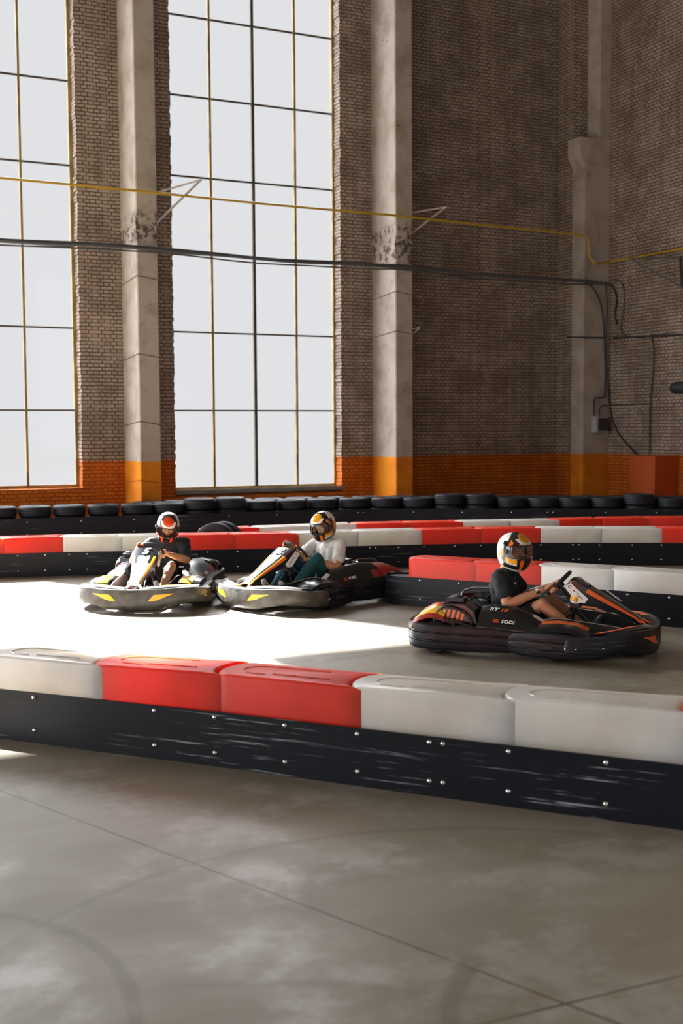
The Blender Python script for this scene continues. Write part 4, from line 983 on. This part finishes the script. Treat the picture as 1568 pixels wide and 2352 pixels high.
# ------------------------------------------------------------------ people
def blob(name, prims, mats, parent, voxel=.006, sm=6, paint=None, factor=.5, wrinkle=0):
    bm = bmesh.new()
    for p in prims:
        if p[0] == 'c':
            _, a, b, ra, rb = p; a = V(a); b = V(b); L_ = (b - a).length
            n = max(2, int(L_ / .03)); tube(bm, [a.lerp(b, i / n) for i in range(n + 1)], [ra + (rb - ra) * i / n for i in range(n + 1)], 14)
            for q, r_ in ((a, ra), (b, rb)): bmesh.ops.create_icosphere(bm, subdivisions=2, radius=r_ * .995, matrix=Matrix.Translation(q))
        else:
            _, c, r3, rot = p
            bmesh.ops.create_icosphere(bm, subdivisions=3, radius=1, matrix=Matrix.Translation(V(c)) @ (rot.to_4x4() if rot else Matrix()) @ Matrix.Diagonal((*r3, 1)))
    bmesh.ops.recalc_face_normals(bm, faces=bm.faces)
    me = bpy.data.meshes.new('t'); bm.to_mesh(me); bm.free(); o = bpy.data.objects.new('t', me); COL.objects.link(o)
    md = o.modifiers.new('r', 'REMESH'); md.mode = 'VOXEL'; md.voxel_size = voxel; md.use_smooth_shade = True
    ms = o.modifiers.new('s', 'SMOOTH'); ms.factor = factor; ms.iterations = sm
    dg = bpy.context.evaluated_depsgraph_get(); me2 = bpy.data.meshes.new_from_object(o.evaluated_get(dg)); bpy.data.objects.remove(o); bpy.data.meshes.remove(me)
    me2.name = name; me2.materials.clear()
    if wrinkle:
        ns = [v.normal.copy() for v in me2.vertices]
        for v, n_ in zip(me2.vertices, ns):
            q = v.co; w_ = noise.noise(V((q.x * 9 + q.z * 5, q.y * 9, q.z * 16 - q.y * 6))) + .5 * noise.noise(V((q.x * 22, q.y * 20 + q.z * 14, q.z * 30)))
            v.co = q + n_ * (w_ * wrinkle)
    for p in me2.polygons:
        p.use_smooth = True; p.material_index = paint(p.center) if paint else 0
    return link(name, me2, mats, parent)
def hand(G, W_, T, wn, hd_, thumb_up=1):
    """fingers closed round the rim at G. W_: wrist, T: rim tangent, hd_: +1/-1 curl direction. returns prims"""
    T = T.normalized(); A = (G - W_); A = (A - T * A.dot(T)).normalized(); N_ = T.cross(A).normalized()
    if N_.dot(wn) < 0: N_ = -N_            # N_ points to the driver's side / top of the rim
    pr = []; R0 = .0265
    lens = (.95, 1.0, .97, .85)
    for i in range(4):
        o = T * ((i - 1.5) * .0185)
        k0 = G + o - A * .030 + N_ * .022; pts = [k0]
        for a in (62, 15, -38, -95, -140):
            a = R(a if a > -90 else -90 + (a + 90) * lens[i]); pts.append(G + o * 1.0 + A * (math.cos(a) * R0) + N_ * (math.sin(a) * R0))
        rr_ = (.0108, .0102, .0098, .0092, .0086, .0078)
        for q in range(len(pts) - 1): pr.append(('c', pts[q], pts[q + 1], rr_[q], rr_[q + 1]))
        pr.append(('c', W_ + T * ((i - 1.5) * .008) + A * .012, k0, .016, .0125))
    th = [W_ + T * (.020 * thumb_up) + A * .015, G + T * (.046 * thumb_up) - A * .036 + N_ * .008, G + T * (.047 * thumb_up) - A * .012 + N_ * .027, G + T * (.040 * thumb_up) + A * .018 + N_ * .026]
    rr_ = (.015, .0125, .0108, .009)
    for q in range(3): pr.append(('c', th[q], th[q + 1], rr_[q], rr_[q + 1]))
    return pr
def helmet_shape(az, el):
    """radius of the full-face shell in head space (x forward, y left, z up)"""
    ca, sa = math.cos(el), math.sin(el)
    x, y, z = ca * math.cos(az), ca * math.sin(az), sa
    rx = .170 if x > 0 else .172; ry = .137; rz = .172 if z > 0 else .196
    p = 2.25
    r = (abs(x / rx) ** p + abs(y / ry) ** p + abs(z / rz) ** p) ** (-1 / p)
    if x > 0 and z < 0: r *= 1 + .055 * math.cos(az) * min(1, -z * 2.2)
    return V((x, y, z)) * r
def helmet(parent, Mh, cols, visor_down=True):
    white, black, main, acc = 0, 1, 2, 3
    NA, NE = 200, 120; sidec = white if not visor_down else black
    def colour(az, el):
        a = math.degrees(az); e = math.degrees(el); aa = abs(a)
        if e < -56: return white
        if e > -19 and e < 21 and aa < 64: return None
        d = math.degrees(math.acos(max(-1, min(1, math.sin(el) * math.sin(R(50)) + math.cos(el) * math.cos(R(50)) * math.cos(az)))))
        if e > 18:
            if d < 21: return main
            if d < 31 and e < 46: return white
            if e < 27 and aa < 34: return acc
            if d < 42: return black
            if sidec == white and aa < 100: return white if (aa > 50 or e > 60) else black
            if 34 < aa < 78 and e < 62: return acc if (aa + e * .5) % 34 < 17 else black
            if aa < 100: return white if e > 40 else black
            return white
        if aa > 120: return white
        if aa > 106: return main
        if e > -19: return acc if aa > 96 else black
        if aa < 14: return black
        if aa < 27: return acc
        if aa < 37: return black
        if aa < 84 and e > -36: return main
        if aa < 84 and e > -43 and (int(aa) % 6) < 4: return white
        return black
    bm = bmesh.new(); vs = {}
    def vt(i, j):
        i %= NA
        if (i, j) not in vs:
            el = R(-66 + 156 * j / NE); vs[(i, j)] = bm.verts.new(Mh @ helmet_shape(2 * math.pi * i / NA - math.pi, min(el, R(89.6))))
        return vs[(i, j)]
    for i in range(NA):
        for j in range(NE):
            c = colour(2 * math.pi * (i + .5) / NA - math.pi, R(-66 + 156 * (j + .5) / NE))
            if c is None: continue
            f = bm.faces.new((vt(i, j), vt(i + 1, j), vt(i + 1, j + 1), vt(i, j + 1))); f.material_index = c
    bmesh.ops.recalc_face_normals(bm, faces=bm.faces); bmesh.ops.solidify(bm, geom=bm.faces[:], thickness=.022)
    H_ = fin('helmet', bm, cols, parent, smooth=50, norm=False)
    # gasket
    def pt(a, e, k=1.0): return Mh @ (helmet_shape(R(a), R(e)) * k)
    loop = [pt(a, 21) for a in range(-64, 65, 8)] + [pt(64, e) for e in range(13, -19, -8)] + [pt(a, -19) for a in range(64, -65, -8)] + [pt(-64, e) for e in range(-11, 21, 8)]
    bm = bmesh.new(); tube(bm, loop + [loop[0]], .005, 6, caps=False); fin('gasket', bm, M_MATTE, H_)
    if visor_down: e0, e1 = -24, 25
    else: e0, e1 = 24, 66
    rws = [[pt(a, e, 1.022 + (.0 if visor_down else .035)) for a in range(-76, 77, 4)] for e in [e0 + (e1 - e0) * k / 14 for k in range(15)]]
    bm = bmesh.new(); grid(bm, rws); bmesh.ops.recalc_face_normals(bm, faces=bm.faces); bmesh.ops.solidify(bm, geom=bm.faces[:], thickness=.002)
    if visor_down: vz = fin('visor', bm, M_VISOR, H_, smooth=60)
    else: bm.free()
    for s in (-1, 1):
        bm = bmesh.new(); c = pt(s * 80, 3, 1.02); n = (c - Mh @ V((0, 0, 0))).normalized(); lathe(bm, [(0, .012), (.018, .010), (.024, .0), (.024, -.012)], c, n, 18, closed=False); fin('visor_pivot', bm, M_MATTE, H_)
    bm = bmesh.new(); rws = [[pt(a, e, 1.012) for a in range(-9, 10, 3)] for e in (-30, -34, -38)]; sheet(bm, rws, .004); fin('chin_vent', bm, M_MATTE, H_, smooth=0)
    if visor_down:
        for s in (-1, 1):
            cpt = pt(s * 52, -33, 1.012); nx = (pt(s * 52 + 6, -33, 1.012) - pt(s * 52 - 6, -33, 1.012)).normalized(); nu = (pt(s * 52, -28) - pt(s * 52, -38)).normalized()
    return H_
def driver(loc, deg, label, st):
    D = tag(empty('person', (loc[0], loc[1], 0), R(deg)), label, 'person', 'drivers seated in the karts')
    ln = st.get('lean', 0); fwd_ = st.get('fwd', 0)
    pel = V((-.24, 0, .20)); abd = V((-.315 + fwd_ * .4, ln * .4, .38)); ch = V((-.335 + fwd_, ln * .8, .56)); nk = V((-.315 + fwd_, ln, .715))
    hp = V((-.235 + fwd_, ln * 1.15, .885)); hp += V(st.get('hoff', (0, 0, 0)))
    sh = {s: V((-.325 + fwd_, s * .198 + ln, .665)) for s in (-1, 1)}
    Mr = Matrix.Rotation(R(st['yaw']), 4, 'Z') @ Matrix.Rotation(R(st['pitch']), 4, 'Y') @ Matrix.Rotation(R(st.get('hroll', 0)), 4, 'X')
    Mh = Matrix.Translation(hp) @ Mr; m3 = Mr.to_3x3()
    rot = st['wrot']; arms = {}
    pr = [('e', pel, (.13, .165, .12), None), ('c', pel, abd, .13, .115), ('e', abd, (.10, .13, .12), None), ('e', ch, (.095, .155, .14), None), ('c', ch + V((0, 0, .08)), nk, .075, .055), ('c', nk, hp - V((0, 0, .05)), .056, .056)]
    for s in (-1, 1):
        a = R(st['aL'] if s > 0 else st['aR']); G = wheel_pt(a, rot); T = (wheel_pt(a + .05, rot) - wheel_pt(a - .05, rot)).normalized()
        el = V(st['elL'] if s > 0 else st['elR'])
        d = (el - G).normalized(); Wp = G + d * .085 + WN * .022
        arms[s] = (sh[s], el, Wp)
        pr += [('e', sh[s], (.065, .065, .065), None), ('c', ch + V((0, s * .1, .09)), sh[s], .07, .062), ('c', sh[s], sh[s].lerp(el, .5), .060, .056), ('c', sh[s].lerp(el, .5), el, .056, .046), ('c', el, el.lerp(Wp, .32), .046, .048), ('c', el.lerp(Wp, .32), Wp, .048, .029)]
        pr += hand(G, Wp, T, WN, 1, thumb_up=(1 if s > 0 else -1))
    legs = {}
    for s in (-1, 1):
        kn = V(st['knL'] if s > 0 else st['knR']); hipp = V((-.19, s * .105, .205)); an = V((.435, s * .165, .165)); toe = V((.545, s * .155, .235)); heel = V((.45, s * .165, .10))
        legs[s] = (hipp, kn, an, toe, heel)
        pr += [('c', hipp, hipp.lerp(kn, .6), .088, .066), ('c', hipp.lerp(kn, .6), kn, .066, .055), ('e', kn + V((.01, 0, .006)), (.054, .052, .055), None), ('c', kn, kn.lerp(an, .35), .052, .056), ('c', kn.lerp(an, .35), an, .056, .034), ('c', an, an.lerp(toe, .8), .034, .028)]
    # head with a face
    def hl(x, y, z): return Mh @ V((x, y, z))
    pr += [('e', hl(-.01, 0, .015), (.095, .074, .105), m3), ('e', hl(.02, 0, -.055), (.072, .058, .068), m3), ('e', hl(.055, 0, -.098), (.032, .030, .024), m3),
           ('c', hl(.086, 0, .005), hl(.112, 0, -.032), .009, .014), ('c', hl(.103, .012, -.036), hl(.103, -.012, -.036), .009, .009), ('c', hl(.080, -.045, .028), hl(.087, .045, .028), .011, .011),
           ('c', hl(.082, .018, -.062), hl(.082, -.018, -.062), .011, .011), ('c', hl(.081, .014, -.073), hl(.081, -.014, -.073), .010, .010),
           ('e', hl(.062, .042, -.022), (.028, .022, .024), m3), ('e', hl(.062, -.042, -.022), (.028, .022, .024), m3), ('e', hl(-.01, .076, -.01), (.022, .010, .032), m3), ('e', hl(-.01, -.076, -.01), (.022, .010, .032), m3)]
    Mi = Mh.inverted()
    def face_paint(c):
        q = Mi @ c
        if q.length > .16: return 0
        if q.x > .07 and abs(q.y) < .026 and -.076 < q.z < -.060: return 1
        if q.x > .06 and .012 < abs(q.y) < .048 and .026 < q.z < .037: return 2
        if q.z > .055 or q.x < -.02 and q.z > -.02: return 2
        if st.get('stubble') and q.x > .0 and q.z < -.05: return 3
        return 0
    B = blob('body', pr, [M_SKIN, M_LIP, M_DARK, M_STUB], D, voxel=.0048, sm=3, paint=face_paint)
    for s in (-1, 1):
        bm = bmesh.new(); bmesh.ops.create_uvsphere(bm, u_segments=16, v_segments=10, radius=.0115, matrix=Matrix.Translation(hl(.0735, s * .030, .008))); o = fin('eye', bm, M_EYE, D)
        bm = bmesh.new(); bmesh.ops.create_uvsphere(bm, u_segments=12, v_segments=8, radius=.0066, matrix=Matrix.Translation(hl(.0795, s * .030, .004))); fin('pupil', bm, M_DARK, o)
    # shirt
    off = .012
    sp_ = [('e', pel + V((0, 0, .03)), (.145, .178, .10), None), ('c', ch + V((0, 0, .09)), nk - V((0, 0, .02)), .085, .070)]
    for s in (-1, 1):
        S0, el, Wp = arms[s]; e1 = S0.lerp(el, st.get('sleeve', .58))
        sp_ += [('c', pel + V((0, s * .07, .03)), ch + V((0, s * .082, .02)), .124, .116), ('c', ch + V((0, s * .082, .02)), ch + V((0, s * .09, .075)), .112, .085), ('c', pel + V((0, 0, .05)), ch + V((0, 0, .05)), .128, .118)]
        sp_ += [('e', S0, (.078, .076, .070), None), ('c', ch + V((0, s * .1, .085)), S0, .085, .074), ('c', S0, S0.lerp(e1, .8), .073, .074), ('c', S0.lerp(e1, .8), e1, .074, .080)]
        sp_ += [('c', ch + V((0, s * .13, .03)), S0.lerp(e1, .45), .07, .062)]
    SHT = blob('shirt', sp_, [st['shirt']], D, voxel=.0065, sm=14, wrinkle=.009)
    if st.get('collar'):
        bm = bmesh.new(); rws = []
        for k in range(19):
            a = -2.6 + 5.2 * k / 18; p = nk + V((math.cos(a) * .073, math.sin(a) * .073, -.02)); rws.append([p + V((0, 0, .03)), p + V((math.cos(a) * .028, math.sin(a) * .028, -.022))])
        sheet(bm, rws, .004); fin('collar', bm, st['shirt'], SHT, smooth=60)
    if st.get('logo'):
        for dy in (0, .022):
            bm = bmesh.new(); p = ch + V((.126, -.055 - dy * .8, .035)); box(bm, p, (.006, .006, .02)); box(bm, p + V((0, -.007, 0)), (.006, .012, .005)); fin('chest_logo', bm, M_WHT, SHT, smooth=0)
    # shorts or trousers
    tp = [('e', pel - V((0, 0, .005)), (.145, .178, .125), None)]
    for s in (-1, 1):
        h_, kn, an, toe, heel = legs[s]
        if st['long']: tp += [('c', h_, h_.lerp(kn, .6), .100, .082), ('c', h_.lerp(kn, .6), kn, .082, .070), ('e', kn, (.070, .068, .070), None), ('c', kn, kn.lerp(an, .4), .068, .066), ('c', kn.lerp(an, .4), kn.lerp(an, .93), .066, .050)]
        else: e1 = h_.lerp(kn, .68); tp += [('c', h_, h_.lerp(kn, .4), .104, .090), ('c', h_.lerp(kn, .4), e1, .090, .088)]
    blob('trousers' if st['long'] else 'shorts', tp, [st['legs']], D, voxel=.0065, sm=6, wrinkle=.006)
    for s in (-1, 1):
        h_, kn, an, toe, heel = legs[s]; d = (toe - heel).normalized()
        blob('shoe', [('c', heel, heel + d * .07 + V((.0, 0, .01)), .042, .043), ('c', heel + d * .07, heel + d * .19, .043, .036), ('c', heel + d * .19, heel + d * .225, .036, .030), ('c', an - V((0, 0, .03)), an + V((-.012, 0, .02)), .044, .046)], [st['shoe']], D, voxel=.007, sm=4)
    if st.get('watch'):
        S0, el, Wp = arms[-1]; d = (Wp - el).normalized(); c = Wp - d * .045
        bm = bmesh.new(); lathe(bm, [(.031, -.011), (.035, -.011), (.035, .011), (.031, .011)], c, d, 24); o = fin('watch_strap', bm, M_WHT, D)
        bm = bmesh.new(); a, b = frame_of(d); lathe(bm, [(0, .008), (.017, .008), (.019, 0), (0, 0)], c + V((0, 0, 1)).cross(d).normalized() * -.036, V((0, 0, 1)).cross(d).normalized() * -1, 18, closed=False); fin('watch_face', bm, M_MATTE, o)
    Hm = Mh @ Matrix.Translation((.005, 0, .0))
    helmet(D, Hm, st['helm'], st['visor'])
    return D
M_STUB = mat('stubbled_skin', (0.26, 0.145, 0.09), 0.6)

K3, K1, K2 = ((6.35, 8.86), -47), ((4.17, 13.53), -121), ((5.75, 12.56), -162)
kart(*K3, 'black and orange rental kart at the right, seen side-on', dict(bump=M_BUMPB, flash=M_ORG, deck=M_ORG, side=M_ORG, edge=M_ORG, inner=M_BLACK, centre=M_BLACK, pedal=M_GREEN, number='7', fend=M_ORG, fender=M_REDP, tail=M_YEL, wrot=R(0), fork=True, rt=True))
kart(*K1, 'leftmost rental kart, number 5, with a worn grey nose bumper', dict(bump=M_BUMPG, flash=M_YEL, deck=M_YEL, side=M_ORG, edge=M_YEL, inner=M_GRY, centre=M_WHT, pedal=M_PEDR, number='5', fend=M_YEL, fender=M_BLACK, tail=M_YEL, wrot=R(25), fork=False))
kart(*K2, 'middle rental kart, number 2, grey nose bumper and red rear fender', dict(bump=M_BUMPG, flash=M_YEL, deck=M_WHT, side=M_ORG, edge=M_YEL, inner=M_BLACK, centre=M_WHT, pedal=M_PEDR, number='2', fend=M_BLACK, fender=M_REDP, tail=M_YEL, wrot=R(-40), fork=True))
driver(*K3, 'driver in a dark polo shirt and shorts steering the rightmost kart', dict(yaw=-30, pitch=2, fwd=.03, wrot=0, aL=-20, aR=196, elR=(-.20, -.285, .425), elL=(-.16, .29, .43), knR=(.09, -.21, .43), knL=(.10, .20, .42),
       shirt=M_SHIRTB, legs=M_SHIRTB, long=False, shoe=M_SHOEB, collar=True, logo=True, watch=True, visor=True, helm=[M_HW, M_HB, M_HG, M_HO], hoff=(0, 0, .005)))
driver(*K1, 'driver in black T-shirt and red-topped helmet in the leftmost kart', dict(yaw=10, pitch=26, hroll=-8, wrot=R(25), aL=-18, aR=150, elL=(-.13, .36, .47), elR=(-.17, -.31, .45), knR=(.08, -.19, .42), knL=(.08, .22, .42), lean=.09, fwd=.03,
       shirt=M_SHIRTB, legs=M_SHIRTB, long=False, shoe=M_SHOEW, stubble=True, visor=False, helm=[M_HW, M_HB, M_HR, M_HR], sleeve=.75, hoff=(.03, .02, -.015)))
driver(*K2, 'driver in white T-shirt and teal trousers in the middle kart', dict(yaw=12, pitch=14, wrot=R(-40), aL=-35, aR=132, elL=(-.17, .30, .40), elR=(-.10, -.27, .50), knR=(.10, -.17, .50), knL=(.08, .22, .53), lean=0, fwd=.0,
       shirt=M_SHIRTW, legs=M_TEAL, long=True, shoe=M_SHOEW, visor=True, helm=[M_HW, M_HB, M_HG, M_HO], sleeve=.6))
